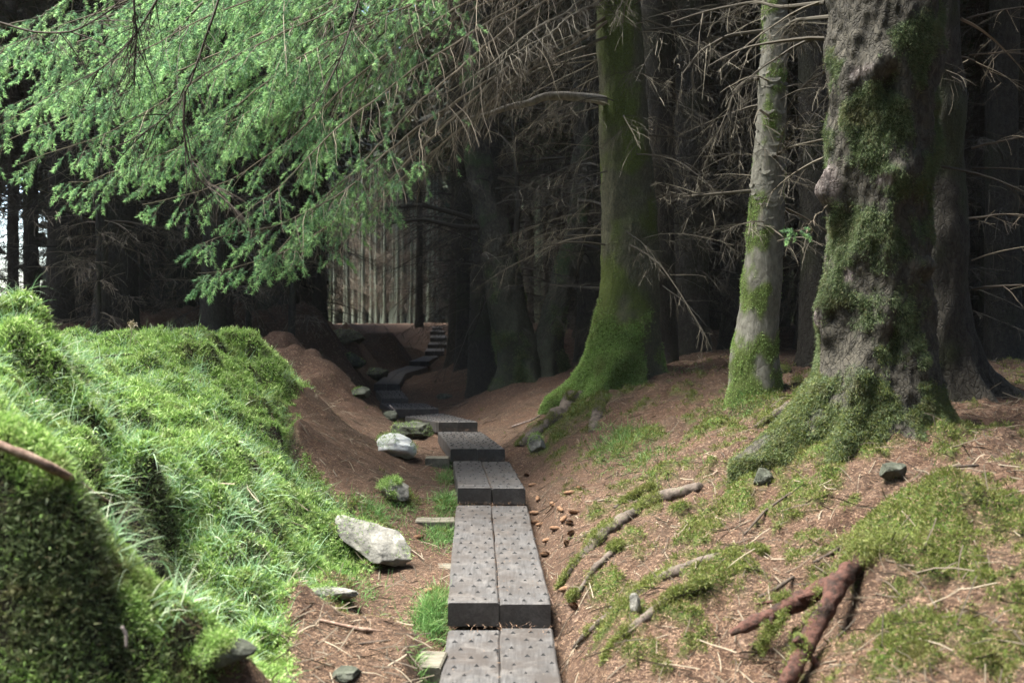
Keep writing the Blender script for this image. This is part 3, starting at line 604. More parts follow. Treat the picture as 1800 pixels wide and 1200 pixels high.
rock(618, 640, (.5, .4, .22), 1.1, 25, M_ROCKD, 'dark boulder above and left of the broad one on the shaded slope', 200, sink=.3)
rock(600, 600, (.8, .6, .3), .5, 26, M_ROCKD, 'big dark boulder on top of the shaded far mound', 200, sink=.5)
rock(945, 793, (.12, .2, .17), .5, 27, M_ROCK, 'grey stone at the foot of the mossy root, right of the boards', 150)
rock(1115, 1075, (.04, .05, .08), .3, 28, M_ROCK, 'thin pale upright stone among the roots, right of the boards', sink=.2)
rock(1570, 835, (.13, .1, .09), .3, 29, M_ROCKD, 'dark bluish stone in the needles below the old gnarled trunk')
rock(1340, 850, (.10, .09, .10), .3, 30, M_ROCKD, 'small dark stone under the moss, below the grey trunk')
rock(780, 700, (.25, .2, .1), .3, 31, M_ROCKD, 'flat dark stone right of the crosswise boardwalk section', sink=.3)

# ---------------------------------------------------------------- cones
mbv = MB(); Kc = 22
for k in range(Kc):
    z = -.028 + .056 * k / (Kc - 1); r = .011 * math.sqrt(max(0.02, 1 - (z / .031) ** 2)); n = 7
    for j in range(n):
        a = (j + .5 * (k % 2)) * 2 * pi / n; o_ = np.array([r * cos(a), r * sin(a), z]); tn = np.array([-sin(a), cos(a), 0]) * .0055; out = np.array([cos(a), sin(a), .5]) * .004
        mbv.add([o_ - tn, o_ + tn, o_ + out + (0, 0, .006), o_ - out * .8], np.array([[0, 1, 2], [1, 0, 3]]))
V0 = mbv; cone_me = None
cones = [(1020, 860), (925, 838), (935, 855), (945, 880), (990, 918), (1000, 925), (942, 922), (950, 925), (1005, 940), (960, 955), (996, 960), (975, 935), (957, 980), (1010, 905), (985, 900), (992, 1042), (1008, 1073), (735, 948), (754, 1044), (972, 890), (1000, 870), (940, 905)]
for k, (px, py) in enumerate(cones):
    p = PG(px, py)
    if k == 0: o = V0.build('spruce_cone', M_CONE); c0 = o
    else: o = c0.copy(); C.objects.link(o)
    o.location = (p[0], p[1], p[2] + .012); o.rotation_euler = (pi / 2 + random.uniform(-.2, .2), 0, random.uniform(0, 6)); o.scale = (1.1,) * 3
    lb = 'brown spruce cone lying on needles right of the boards'
    if px < 800: lb = 'spruce cone left of the boards, beside the ' + ('boulder' if py < 1000 else 'grass tuft')
    if py > 1000 and px > 900: lb = 'reddish cone ' + ('below the grey root' if py < 1060 else 'near the roots, closest to the camera on the right')
    tag(o, lb, 'cone', 'spruce cones beside the boards')

# ---------------------------------------------------------------- sticks and exposed roots
def smooth_line(P, n):
    P = np.array(P, float); t = np.concatenate([[0], np.cumsum(np.linalg.norm(np.diff(P, axis=0), axis=1))]); t /= t[-1]; u = np.linspace(0, 1, n)
    Q_ = np.stack([np.interp(u, t, P[:, k]) for k in range(P.shape[1])], -1)
    for _ in range(max(1, n // 16)): Q_[1:-1] = .25 * Q_[:-2] + .5 * Q_[1:-1] + .25 * Q_[2:]
    return Q_
def limb(P4, n, sides, seed, amp=.12, nsc=10, mossw_=0):
    """tapered knobbly limb from points x,y,z,r; closed ends"""
    Q_ = smooth_line(P4, n); P = Q_[:, :3]; R = Q_[:, 3]; T = nrm(np.gradient(P, axis=0)); ref = np.array([.13, .2, 1.]) if abs(T[:, 2].mean()) < .7 else np.array([1., .1, .1])
    A = nrm(np.cross(T, ref)); B = np.cross(T, A); th = np.arange(sides) * 2 * pi / sides
    V = P[:, None] + R[:, None, None] * (A[:, None] * np.cos(th)[:, None] + B[:, None] * np.sin(th)[:, None])
    Nn = nrm(V - P[:, None]); V = V + Nn * (R[:, None, None] * amp * (fbm(V * nsc + seed, 4)[..., None] * 1.6 + (.5 - np.abs(fbm(V * nsc * 6 + seed, 3))[..., None]) * .35)); V = V.reshape(-1, 3)
    b_ = (np.arange(n - 1)[:, None] * sides); j = np.arange(sides)[None]; j2 = (j + 1) % sides
    Qd = np.stack([b_ + j, b_ + j2, b_ + sides + j2, b_ + sides + j], -1).reshape(-1, 4)
    V = np.vstack([V, P[:1], P[-1:]]); m = len(V); jj = np.arange(sides); l = (n - 1) * sides
    T3 = np.vstack([np.stack([(jj + 1) % sides, jj, np.full(sides, m - 2)], -1), np.stack([l + jj, l + (jj + 1) % sides, np.full(sides, m - 1)], -1)])
    return V, [Qd, T3], Nn.reshape(-1, 3)
def stick(name, L, m, label, cat, parent=None, org=None, seed=0, n=40, sides=10, amp=.15, group=None, nsc=10, mossn=0):
    mb = MB(); V, F_, Nn = limb(L, n, sides, seed, amp, nsc); mb.add(V, F_); o_ = np.array(L[0][:3]) if org is None else org
    o = mb.build(name, m, parent, True, org=o_)
    if parent is None: o.location = tuple(float(v) for v in o_); tag(o, label, cat, group)
    if mossn:
        r2 = RS(seed + 5); wg = sm(-.2, .6, Nn[:, 2] + fbm(V[:len(Nn)] * 6 + seed, 3) * 1.2) * sm(-.1, .25, fbm(V[:len(Nn)] * 4 + 3 + seed, 3)) + 1e-6; k = r2.choice(len(Nn), mossn, p=wg / wg.sum())
        V2, T2 = sprigs(V[k] + r2.normal(size=(mossn, 3)) * .008, Nn[k], np.full(mossn, .016) * r2.uniform(.6, 1.3, mossn), r2, 5, .9, .0035); obj('moss', mesh_np('moss', V2 - o_, [T2]), M_MOSSR, o)
    return o
def onG(l, lift=.5):
    out = []
    for (px, py, r) in l: p = PG(px, py); out.append([p[0], p[1], p[2] + r * lift, r])
    return out
def W4(l): return [[*WP(px, py, Y), r] for px, py, Y, r in l]
# long stick on the left bank
def hug(l, up=.06): return [[*WP(a, b_, PG(max(a, 2), b_)[1] - up), r_] for a, b_, r_ in l]

stick('fallen_branch', hug([(-40, 765, .012), (20, 790, .013), (80, 815, .014), (120, 838, .012), (160, 865, .010), (215, 895, .005)]), M_STICK, 'broken brown branch lying over the mossy bank at the left edge', 'branch', n=60, sides=12, amp=.25, nsc=25)
stick('stick', W4([(214, 1100, 2.75, .004), (222, 1115, 2.75, .005), (222, 1138, 2.74, .004)]), M_SCAR, 'short pale stick hanging in the dark near mound', 'stick', n=10, sides=6)
stick('stick', onG([(1308, 945, .005), (1345, 905, .006), (1390, 868, .005)], 1.2), M_STICKD, 'thin dark stick leaning up the slope below the grey trunk', 'stick', n=20, sides=6)
stick('stick', onG([(1430, 995, .006), (1465, 975, .007), (1500, 948, .006)], 1.2), M_STICKD, 'thin dark stick above the red roots', 'stick', n=20, sides=6)
stick('stick', onG([(1640, 840, .008), (1680, 825, .009), (1720, 822, .006)], 1.2), M_STICKD, 'dark curved stick on needles at the right below the gnarled trunk', 'stick', n=20, sides=6)
stick('stick', onG([(1335, 1055, .007), (1365, 1040, .009), (1395, 1018, .006)], 1.2), M_STICKD, 'short dark bark piece just left of the red roots', 'stick', n=20, sides=6)
stick('stick', onG([(560, 1095, .007), (640, 1112, .010), (725, 1118, .006)], 1.0), M_STICK, 'long flat stick across the dirt left of the boards', 'stick', n=30, sides=7)
stick('stick', onG([(630, 1135, .005), (680, 1130, .006), (735, 1118, .004)], 1.0), M_STICKD, 'thin dark stick just in front of the long flat one', 'stick', n=30, sides=7)
stick('stick', onG([(150, 640, .008), (190, 632, .008), (235, 631, .006)], 1.3), M_STICKD, 'dark little stick on the grass behind the left mound', 'stick', n=16, sides=6)
stick('stick', W4([(685, 712, 12.4, .010), (695, 722, 12.3, .012)]), M_SCAR, 'pale broken stick against the crosswise boardwalk section', 'stick', n=10, sides=6)
stick('stick', onG([(985, 1100, .006), (970, 1060, .006), (950, 1010, .005)], 1.0), M_STICK, 'thin brown stick lying along the right side of the long section', 'stick', n=20, sides=6)
stick('stick', onG([(900, 752, .007), (935, 740, .007), (960, 727, .004)], 1.0), M_SCAR, 'pale thin twig on needles left of the mossy spruce foot', 'stick', n=20, sides=6)
# the red roots
rt = thing('exposed_root', PG(1500, 1000), 'thick reddish bare roots arching out from under the moss mound', 'root')
og = np.array(rt.location)
r2 = RS(3); nb = 4000; c_ = np.array([WP(1555 + 30 * r2.normal(), 968 + 16 * r2.normal(), 3.74 + .07 * r2.normal()) for _ in range(nb)]); V2, T2 = sprigs(c_, r2.normal(size=(nb, 3)) * .5 + (0, -.5, -.2), np.full(nb, .022), r2, 5, .9, .0035)
obj('moss', mesh_np('moss', V2 - og, [T2]), M_MOSSR, rt)
for (L, n_sd) in ([W4([(1560, 985, 3.85, .036), (1500, 1014, 3.76, .038), (1440, 1036, 3.70, .036), (1370, 1072, 3.66, .029), (1310, 1100, 3.64, .021), (1285, 1112, 3.64, .012)]), 1],
                  [W4([(1530, 965, 3.75, .030), (1492, 1000, 3.60, .034), (1455, 1060, 3.50, .036), (1425, 1120, 3.43, .028), (1390, 1180, 3.32, .030), (1370, 1230, 3.3, .026)]), 2],
                  [W4([(1400, 1120, 3.38, .014), (1425, 1150, 3.38, .011), (1450, 1185, 3.38, .006)]), 3], [W4([(1440, 1040, 3.62, .012), (1400, 1050, 3.66, .009), (1330, 1060, 3.72, .004)]), 6], [W4([(1360, 1080, 3.58, .010), (1352, 1110, 3.56, .007), (1340, 1140, 3.55, .003)]), 7], [W4([(1385, 1075, 3.58, .008), (1370, 1100, 3.56, .006), (1350, 1130, 3.55, .004)]), 4],
                  ):
    stick('root', [[a_, b2 + .012, c2 - .006, r_ * .9] for a_, b2, c2, r_ in L], M_ROOTR, '', '', rt, og, n_sd, 130, 28, .45, nsc=12, mossn=220)

# ---------------------------------------------------------------- trees
def trunk_mesh(path, nring, nseg, seed, flare=(), bumps=(), amp=.05, nsc=5, fine=.012, mossfn=None, fl_h=.5, zst=.5):
    """path rows x,y,z,r (world). flare: (angle, extra reach, width). bumps: (z, angle, sz, sa, height)"""
    Q_ = smooth_line(path, nring); P = Q_[:, :3]; R = Q_[:, 3]; th = np.arange(nseg) * 2 * pi / nseg
    z0 = path[0][2] + .25; hgt = P[:, 2] - z0
    rad = R[:, None] * np.ones(nseg)[None]
    for (a, reach, wdt) in flare:
        da = (th - a + pi) % (2 * pi) - pi; rad = rad + reach * np.exp(-(da / wdt) ** 2)[None] * np.exp(-np.maximum(hgt + .1, 0) / fl_h * 2.2)[:, None]
    for (bz, ba, sz, sa, hh) in bumps:
        da = (th - ba + pi) % (2 * pi) - pi; rad = rad + hh * np.exp(-(da / sa) ** 2)[None] * np.exp(-((P[:, 2] - bz) / sz) ** 2)[:, None]
    dirs = np.stack([np.cos(th), np.sin(th), 0 * th], -1); V = P[:, None] + rad[..., None] * dirs[None]
    nz = fbm(V * np.array([nsc, nsc, nsc * zst]) + seed, 4) * amp + fbm(V * np.array([nsc * 6, nsc * 6, nsc * 6 * zst]) + seed, 3) * fine
    V = V + dirs[None] * nz[..., None]
    b_ = (np.arange(nring - 1)[:, None] * nseg); j = np.arange(nseg)[None]; j2 = (j + 1) % nseg
    Qd = np.stack([b_ + j, b_ + j2, b_ + nseg + j2, b_ + nseg + j], -1).reshape(-1, 4)
    Vf = V.reshape(-1, 3); TH = np.broadcast_to(th[None], V.shape[:2]).ravel(); NN = np.broadcast_to(dirs[None], V.shape).reshape(-1, 3)
    ms = mossfn(Vf, TH) if mossfn else np.zeros(len(Vf))
    return Vf, Qd, np.clip(ms, 0, 1), NN
def trunk_moss(Vf, Qd, ms, NN, n, h, rs_, hang=.0, mt=None, parent=None, org=None, wd=.004, name='moss', arms=5):
    cen = Vf[Qd].mean(1); area = np.linalg.norm(np.cross(Vf[Qd[:, 1]] - Vf[Qd[:, 0]], Vf[Qd[:, 3]] - Vf[Qd[:, 0]]), axis=1)
    wgt = ms[Qd].mean(1) ** 1.5 * area; k = rs_.choice(len(cen), n, p=wgt / wgt.sum()); a = Vf[Qd[k]]; u, v = rs_.rand(2, n, 1)
    S = a[:, 0] * (1 - u) * (1 - v) + a[:, 1] * u * (1 - v) + a[:, 2] * u * v + a[:, 3] * (1 - u) * v
    V2, T2 = sprigs(S, NN[Qd[k, 0]] + np.array([0, 0, -hang]), h * rs_.uniform(.5, 1.3, n), rs_, arms, .7, wd)
    return obj(name, mesh_np(name, V2 - org, [T2]), mt, parent)

def dead_branches(starts, dirs, lens, rs_, mb, sub=7, subl=.45, droop=.5, r0=.012, twl=3, fine=0, kmain=9, wig=.05, rmin=.0016, sides=4):
    N = len(starts); P = grow(starts, dirs, lens, kmain, droop, wig, rs_); rr = (r0 * (.6 + .8 * rs_.rand(N)) * np.clip(lens / lens.mean(), .5, 1.5))[:, None] * np.linspace(1, .12, kmain)[None]
    V, F_ = tubes(P, np.maximum(rr, rmin), sides); mb.add(V, F_)
    ci = np.repeat(np.arange(N), sub); t = rs_.uniform(.12, .98, len(ci)); S, T = at_curve(P, ci, t)
    sd = nrm(np.cross(T, [0, 0, 1.])) * rs_.choice([-1, 1], len(ci))[:, None]
    D = T * .8 + sd * rs_.uniform(.4, 1.1, len(ci))[:, None] + rs_.normal(size=(len(ci), 3)) * .3 + np.array([0, 0, -.15]); L = subl * rs_.uniform(.3, 1.2, len(ci)) * (1.1 - .6 * t)
    P2 = grow(S, D, L, 6, droop * .6, .08, rs_); V, F_ = tubes(P2, np.maximum(r0 * .33 * np.linspace(1, .3, 6)[None] * np.ones((len(ci), 1)), rmin), 3); mb.add(V, F_)
    if twl:
        c3 = np.repeat(np.arange(len(ci)), twl); S, T = at_curve(P2, c3, rs_.uniform(.15, .95, len(c3))); D = T * .7 + rs_.normal(size=(len(c3), 3)) * .6 + np.array([0, 0, -.3])
        P3 = grow(S, D, subl * .38 * rs_.uniform(.4, 1.3, len(c3)), 4, droop * .8, .15, rs_); V, F_ = tubes(P3, np.maximum(r0 * .16 * np.linspace(1, .5, 4)[None] * np.ones((len(c3), 1)), rmin * .8), 3); mb.add(V, F_)
    return P

# --- boughs: living spruce branches, bare inside and needled outside
def bough(path, t_green, parent, org, seed, wide=.85, dens=1.0, gs=1.0, twigm=None, r0=.016, green=1.0, fan=1.0, ndens=1.0, wlen=1.0):
    rs_ = RS(seed); Q_ = smooth_line(np.array(path, float), 40); n = len(Q_); Q_[2:-1] += np.cumsum(rs_.normal(size=(n - 3, 3)) * .006, axis=0)
    L = np.linalg.norm(np.diff(Q_, axis=0), axis=1).sum(); mb = MB(); P = Q_[None]
    V, F_ = tubes(P, (r0 * np.linspace(1, .12, n))[None], 6); mb.add(V, F_)
    N2 = int(L * 15 * dens); t = np.sort(rs_.uniform(.08, 1, N2)); S, T = at_curve(P, np.zeros(N2, int), t)
    sd = nrm(np.cross(T, [0, 0, 1.])) * np.where(np.arange(N2) % 2, 1, -1)[:, None]
    prof = np.clip(1.25 * (1 - t) ** .55 + .12, .12, 1) * np.clip(t * 4, .4, 1)
    L2 = wide * prof * rs_.uniform(.5, 1.15, N2); D = T * .75 + sd * fan * rs_.uniform(.45, 1, N2)[:, None] + np.array([0, 0, -.22]) + rs_.normal(size=(N2, 3)) * .14
    P2 = grow(S, D, L2, 9, .45, .06, rs_); V, F_ = tubes(P2, np.maximum(.0048 * (L2 / wide)[:, None] ** .6 * np.linspace(1, .25, 9)[None], .0014), 3); mb.add(V, F_)
    per = np.maximum((L2 * 14).astype(int), 2); ci = np.repeat(np.arange(N2), per); N3 = len(ci); u = rs_.uniform(.08, 1, N3); S, T = at_curve(P2, ci, u)
    sd = nrm(np.cross(T, [0, 0, 1.]) + rs_.normal(size=(N3, 3)) * .25) * rs_.choice([-1, 1], N3)[:, None]
    D = T * .8 + sd * rs_.uniform(.4, .9, N3)[:, None] + np.array([0, 0, -.2]); L3 = .21 * wlen * rs_.uniform(.35, 1.15, N3) * (1.15 - .6 * u)
    P3 = grow(S, D, L3, 5, .35, .08, rs_); V, F_ = tubes(P3, np.full((N3, 5), .0013) * np.linspace(1.2, .7, 5), 3); mb.add(V, F_)
    bo = mb.build('bough', twigm or M_TWIG, parent, org=org)
    # greenness grows outwards along the bough and along each branchlet
    gval = (t[ci] - t_green - .06) * 3.6 + (u - .45) * 1.3 + fbm(S * 1.3 + seed, 2) * .9
    gk = (gval > rs_.uniform(-.25, .35, N3)) & (rs_.rand(N3) < green)
    if gk.any():
        g3 = P3[gk]; nseg = g3.shape[1] - 1
        S_ = g3[:, :-1].reshape(-1, 3); E_ = g3[:, 1:].reshape(-1, 3); d = E_ - S_; l = np.linalg.norm(d, axis=1); d = nrm(d)
        tipw = np.tile(np.arange(nseg), len(g3)) >= nseg - 2
        mb1 = MB()
        k = ~tipw; V, T_, _ = needles(S_[k], d[k], l[k] * 1.1, int(15 * ndens), .021 * gs, .0032 * gs, rs_); mb1.add(V, T_, 0)
        V, T_, _ = needles(S_[tipw], d[tipw], l[tipw] * 1.1, int(20 * ndens), .021 * gs, .0036 * gs, rs_)
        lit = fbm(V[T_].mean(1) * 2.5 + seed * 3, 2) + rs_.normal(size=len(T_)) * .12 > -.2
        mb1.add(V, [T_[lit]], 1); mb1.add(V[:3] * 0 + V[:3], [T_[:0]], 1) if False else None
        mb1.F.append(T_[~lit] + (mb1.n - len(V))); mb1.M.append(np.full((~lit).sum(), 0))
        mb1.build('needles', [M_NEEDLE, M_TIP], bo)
        bo.children[0].data.transform(__import__('mathutils').Matrix.Translation(-Vector([float(v) for v in org])))
    return bo

# ---- mossy spruce in the middle
p0 = WP(1095, 660, 9.4); MSX, MSY = p0[0], 9.4
def px2(px, Y): return (px - CX) * Y / F
path = [[px2(1075, 9.4), 9.4, .75, .40], [px2(1084, 9.4), 9.4, .95, .37], [px2(1097, 9.4), 9.4, 1.15, .325], [px2(1102, 9.4), 9.4, 1.45, .30], [px2(1108, 9.4), 9.45, 1.9, .275], [px2(1110, 9.4), 9.5, 2.5, .26], [px2(1100, 9.4), 9.5, 3.4, .235], [px2(1090, 9.4), 9.5, 4.4, .21], [px2(1085, 9.4), 9.5, 7, .17], [px2(1080, 9.4), 9.5, 12, .06]]
def mfn(V, th):
    left = sm(-.25, .6, -np.cos(th) * .8 - np.sin(th) * .5); low = sm(2.0, 1.3, V[:, 2] + fbm(V * 3, 3) * .6)
    return sm(-.05, .35, fbm(V * 2.2 + 4, 4) * .8 + left * .22 + low * left * .75 - .12)
Vf, Qd, ms, NN = trunk_mesh(path, 300, 110, 11, flare=[(pi * 1.08, .30, .34), (pi * 1.33, .20, .3), (-.3, .3, .3), (pi * 1.62, .15, .22), (.8, .2, .3), (pi * .75, .2, .3)], bumps=[(1.25, pi * 1.45, .12, .25, .06), (1.5, pi * 1.1, .3, .4, .05)], amp=.035, mossfn=mfn)
ms_t = thing('spruce_tree', (MSX, 9.4, 1.0), 'green mossy spruce in the middle, its foot covered in bright moss', 'tree'); mso = np.array(ms_t.location)
tr_ = obj('trunk', mesh_np('trunk', Vf - mso, [Qd], {'moss': ms}, True), M_BARKM, ms_t)
ms2 = ms * sm(1.75, 1.35, Vf[:, 2] + fbm(Vf * 3, 2) * .4) ; trunk_moss(Vf, Qd, ms2, NN, 26000, .018, RS(5), .3, M_MOSS, tr_, mso, .005)
trunk_moss(Vf, Qd, ms, NN, 9000, .009, RS(6), .1, M_MOSSD, tr_, mso, .004, 'thin_moss')
# its long root creeping down to the boards
for L in ([(1030, 690, .10), (1000, 712, .09), (975, 735, .075), (945, 760, .06), (915, 785, .045)], [(1060, 690, .06), (1050, 730, .05), (1040, 760, .03)]):
    stick('root', onG(L, -.3), M_ROOTG, '', '', ms_t, mso, 3, 60, 14, .5, nsc=6, mossn=1500)
# grey horizontal bough reaching left
stick('dead_limb', W4([(1075, 180, 9.4, .05), (1040, 172, 9.35, .045), (985, 168, 9.25, .042), (955, 170, 9.2, .038), (930, 182, 9.15, .034), (895, 188, 9.1, .030), (860, 200, 9.0, .022), (800, 215, 8.9, .012)]), M_LIMB, '', '', ms_t, mso, 5, 50, 8, .12)
rs_ = RS(60); N = 110; z = rs_.uniform(2.3, 6.5, N); a = rs_.uniform(0, 2 * pi, N); mb = MB()
S = np.stack([MSX + np.cos(a) * .2, 9.45 + np.sin(a) * .2, z], -1); D = np.stack([np.cos(a), np.sin(a), rs_.uniform(-.35, .25, N)], -1)
dead_branches(S, D, rs_.uniform(.5, 1.9, N), rs_, mb, 12, .4, .5, .006, 4); mb.build('dead_branches', M_TWIGG, ms_t, org=mso)
# boughs sweeping left, ends in sprays of green
def WB(l): return [WP(*q) for q in l]
B = [ # path, t_green, wide, dens
 ([(1080, -60, 9.4), (960, 70, 8.8), (860, 140, 8.3), (740, 225, 7.8), (620, 330, 7.3), (500, 400, 6.9), (350, 430, 6.6)], .62, .75, 1.2, 1.0),
 ([(1080, -20, 9.4), (900, 120, 8.8), (760, 240, 8.2), (640, 350, 7.7), (520, 430, 7.3), (400, 470, 7.0), (345, 480, 6.9)], .63, .7, 1.2, 1.0),
 ([(1080, 30, 9.4), (930, 130, 8.9), (800, 250, 8.5), (700, 330, 8.2), (640, 390, 8.0), (600, 450, 7.8)], .72, .5, 1.1, .9),
 ([(1080, -90, 9.4), (900, 20, 8.8), (720, 130, 8.0), (580, 250, 7.4), (480, 350, 7.0), (400, 400, 6.7)], .60, .8, 1.1, 1.0),
 ([(1080, -90, 9.4), (880, 60, 8.6), (740, 180, 7.9), (660, 270, 7.6), (570, 350, 7.3), (470, 470, 7.1)], .70, .6, 1.1, .9),
 ([(1080, -150, 9.4), (900, -60, 8.7), (700, 20, 8.1), (560, 90, 7.6), (450, 170, 7.2), (340, 260, 6.9), (240, 340, 6.7)], .42, .95, 1.1, 1.0),
 ([(1080, -160, 9.4), (880, -90, 8.6), (660, -10, 7.9), (480, 70, 7.3), (330, 160, 6.9), (180, 250, 6.6), (30, 290, 6.4)], .40, .95, 1.1, 1.0),
 ([(1080, -190, 9.4), (840, -120, 8.5), (600, -60, 7.7), (400, 10, 7.1), (230, 90, 6.7), (90, 160, 6.4), (-20, 230, 6.3)], .38, .95, 1.1, 1.0),
 ([(1080, -200, 9.4), (800, -160, 8.4), (560, -120, 7.6), (360, -60, 7.0), (180, 10, 6.6), (40, 60, 6.3), (-60, 110, 6.2)], .35, .95, 1.0, 1.0),
 ([(1080, -120, 9.4), (880, -30, 8.8), (720, 60, 8.3), (600, 160, 7.9), (500, 260, 7.6), (400, 330, 7.4), (250, 360, 7.3)], .45, .85, 1.1, 1.0),
 ([(1080, -130, 9.4), (860, -60, 8.8), (680, 30, 8.4), (540, 120, 8.1), (420, 200, 7.9), (260, 270, 7.8), (120, 320, 7.7)], .45, .95, 1.1, 1.0),
 ([(1080, -140, 9.4), (840, -90, 8.9), (640, -20, 8.6), (460, 60, 8.3), (300, 130, 8.1), (150, 200, 8.0), (0, 260, 7.9)], .42, 1.0, 1.1, 1.0),
 ([(1080, -180, 9.4), (800, -120, 8.9), (580, -70, 8.6), (400, -10, 8.3), (220, 60, 8.1), (60, 110, 8.0), (-60, 170, 7.9)], .40, 1.0, 1.1, 1.0),
 ([(1080, -100, 9.4), (940, -30, 9.0), (800, 40, 8.6), (700, 100, 8.4), (640, 160, 8.3), (560, 240, 8.2), (520, 320, 8.1)], .55, .7, 1.0, .8),
 ([(1080, -150, 9.4), (920, -90, 9.0), (760, -20, 8.7), (640, 40, 8.5), (560, 100, 8.4), (450, 200, 8.3)], .5, .8, 1.0, .9),
 ([(1080, -60, 9.4), (980, 10, 9.1), (880, 60, 8.8), (780, 130, 8.5), (700, 190, 8.3), (620, 215, 8.1)], .86, .55, 1.1, .8),
 ([(1080, -20, 9.4), (1000, 30, 9.1), (920, 70, 8.8), (870, 100, 8.6), (800, 110, 8.5)], .93, .45, 1.1, .5),
 ([(1080, -110, 9.4), (980, -50, 9.1), (880, 10, 8.9), (800, 50, 8.7), (740, 60, 8.6), (690, 80, 8.5)], .8, .55, 1.0, .6),
 ([(1080, 20, 9.4), (960, 100, 9.2), (860, 190, 9.0), (760, 290, 8.8), (660, 380, 8.6), (560, 450, 8.4)], .9, .55, 1.1, .4),
 ([(1080, 60, 9.4), (980, 110, 9.0), (880, 170, 8.7), (800, 210, 8.5), (720, 270, 8.3), (640, 340, 8.2)], .96, .5, 1.2, .3),
 ([(1080, -40, 9.4), (1000, 20, 8.9), (930, 60, 8.4), (860, 120, 8.1), (790, 170, 7.9), (700, 200, 7.7)], .95, .5, 1.2, .3),
 ([(1080, -10, 9.4), (1010, 20, 8.8), (950, 60, 8.4), (890, 90, 8.1), (830, 130, 7.9)], 1.2, .45, 1.2, .2),
 ([(700, -160, 8.2), (620, -60, 8.0), (580, 40, 7.9), (545, 130, 7.8), (530, 230, 7.8)], .5, .5, 1.2, .9),
 ([(500, -160, 7.8), (400, -60, 7.6), (300, 60, 7.5), (220, 140, 7.4), (130, 190, 7.3)], .35, .6, 1.1, 1.0),
 ([(300, -160, 7.5), (200, -60, 7.3), (120, 0, 7.2), (60, 30, 7.1), (-20, 50, 7.1)], .3, .6, 1.2, 1.0),
]
rb = RS(12)
for k in range(9):
    ex, ey = [(-20, 90), (60, 150), (140, 215), (0, 200), (260, 60), (200, 300), (330, 300), (430, 250), (120, 20)][k]; Ye = [8.4, 8.6, 8.5, 8.9, 8.7, 8.6, 8.4, 8.6, 8.8][k]
    B.append(([(1080, -130 + rb.randint(-60, 40), 9.4)] + [(1080 + (ex - 1080) * q, -110 + (ey + 110) * q ** 1.25 - 25 * sin(pi * q), 9.4 + (Ye - 9.4) * q) for q in (.25, .5, .75, 1)], .38, .95, 1.1, 1.0))
for i, (l, tg, wd_, dn, gr) in enumerate(B): bough(WB(l), tg, ms_t, mso, 300 + i, wd_, dn * (.8 if tg < .6 else 1.0), 1.22, M_TWIG if i < 15 else M_TWIGG, green=gr)
# dark bare limb hanging in front of the foliage
rs_ = RS(77)
for L in ([(400, -60, 6.0), (385, 0, 6.0), (350, 100, 5.95), (325, 175, 5.9), (280, 215, 5.9), (240, 245, 5.85), (190, 262, 5.85)], [(325, 160, 5.9), (322, 230, 5.9), (330, 275, 5.9), (350, 320, 5.9), (395, 345, 5.9)], [(300, -40, 6), (240, 60, 6.0), (205, 100, 6), (150, 140, 6)], [(232, -40, 6), (240, 70, 6), (235, 150, 6)], [(0, 40, 6.1), (60, 58, 6.1), (130, 58, 6.1), (200, 15, 6.1), (240, -30, 6.1)], [(640, -30, 7), (600, 100, 6.9), (560, 180, 6.8), (520, 200, 6.8)]):
    Q_ = smooth_line(np.array(WB(L)), 14)[None]; V, F_ = tubes(Q_, (np.linspace(1, .3, 14) * .0085)[None], 6); mb = MB(); mb.add(V, F_)
    nn = 26; S, T = at_curve(Q_, np.zeros(nn, int), rs_.uniform(.2, 1, nn)); dead_branches(S, T + rs_.normal(size=(nn, 3)) * .5 + (0, 0, -.2), rs_.uniform(.15, .45, nn), rs_, mb, 3, .15, .6, .003, 0, kmain=6, rmin=.0012, sides=3)
    mb.build('bare_limb', M_STICKD, ms_t, org=mso)

# ---- grey flaky trunk
GX = px2(1325, 7.8); og = np.array([GX, 7.8, 1.0])
path = [[px2(1326, 7.8), 7.8, .72, .19], [px2(1328, 7.8), 7.8, .95, .185], [px2(1327, 7.8), 7.8, 1.25, .175], [px2(1333, 7.8), 7.8, 1.6, .16], [px2(1344, 7.8), 7.8, 2.1, .145], [px2(1350, 7.8), 7.8, 2.7, .125], [px2(1356, 7.8), 7.8, 3.2, .11], [px2(1362, 7.8), 7.8, 4.0, .095], [px2(1366, 7.8), 7.8, 6, .07], [px2(1366, 7.8), 7.8, 9, .03]]
def mfn(V, th): left = sm(-.2, .7, -np.cos(th) * .8 - np.sin(th) * .4); return sm(.04, .34, fbm(V * np.array([5, 5, 4]) + 14, 4) * 1.1 + left * .14 + sm(1.3, .95, V[:, 2]) * .3)
Vf, Qd, ms, NN = trunk_mesh(path, 300, 80, 15, flare=[(pi * 1.1, .12, .4), (pi * 1.6, .07, .4), (-.2, .1, .4), (pi * .6, .1, .3)], bumps=[(2.28, pi, .06, .5, .015), (1.9, pi * 1.1, .09, .6, .018), (2.75, 0, .05, .5, .02), (1.32, pi * 1.05, .1, .5, .02), (3.15, pi * .9, .03, .8, .014)], amp=.02, fine=.006, mossfn=mfn)
gt = thing('spruce_tree', og, 'slim grey trunk with flaky bark between the mossy spruce and gnarled tree', 'tree')
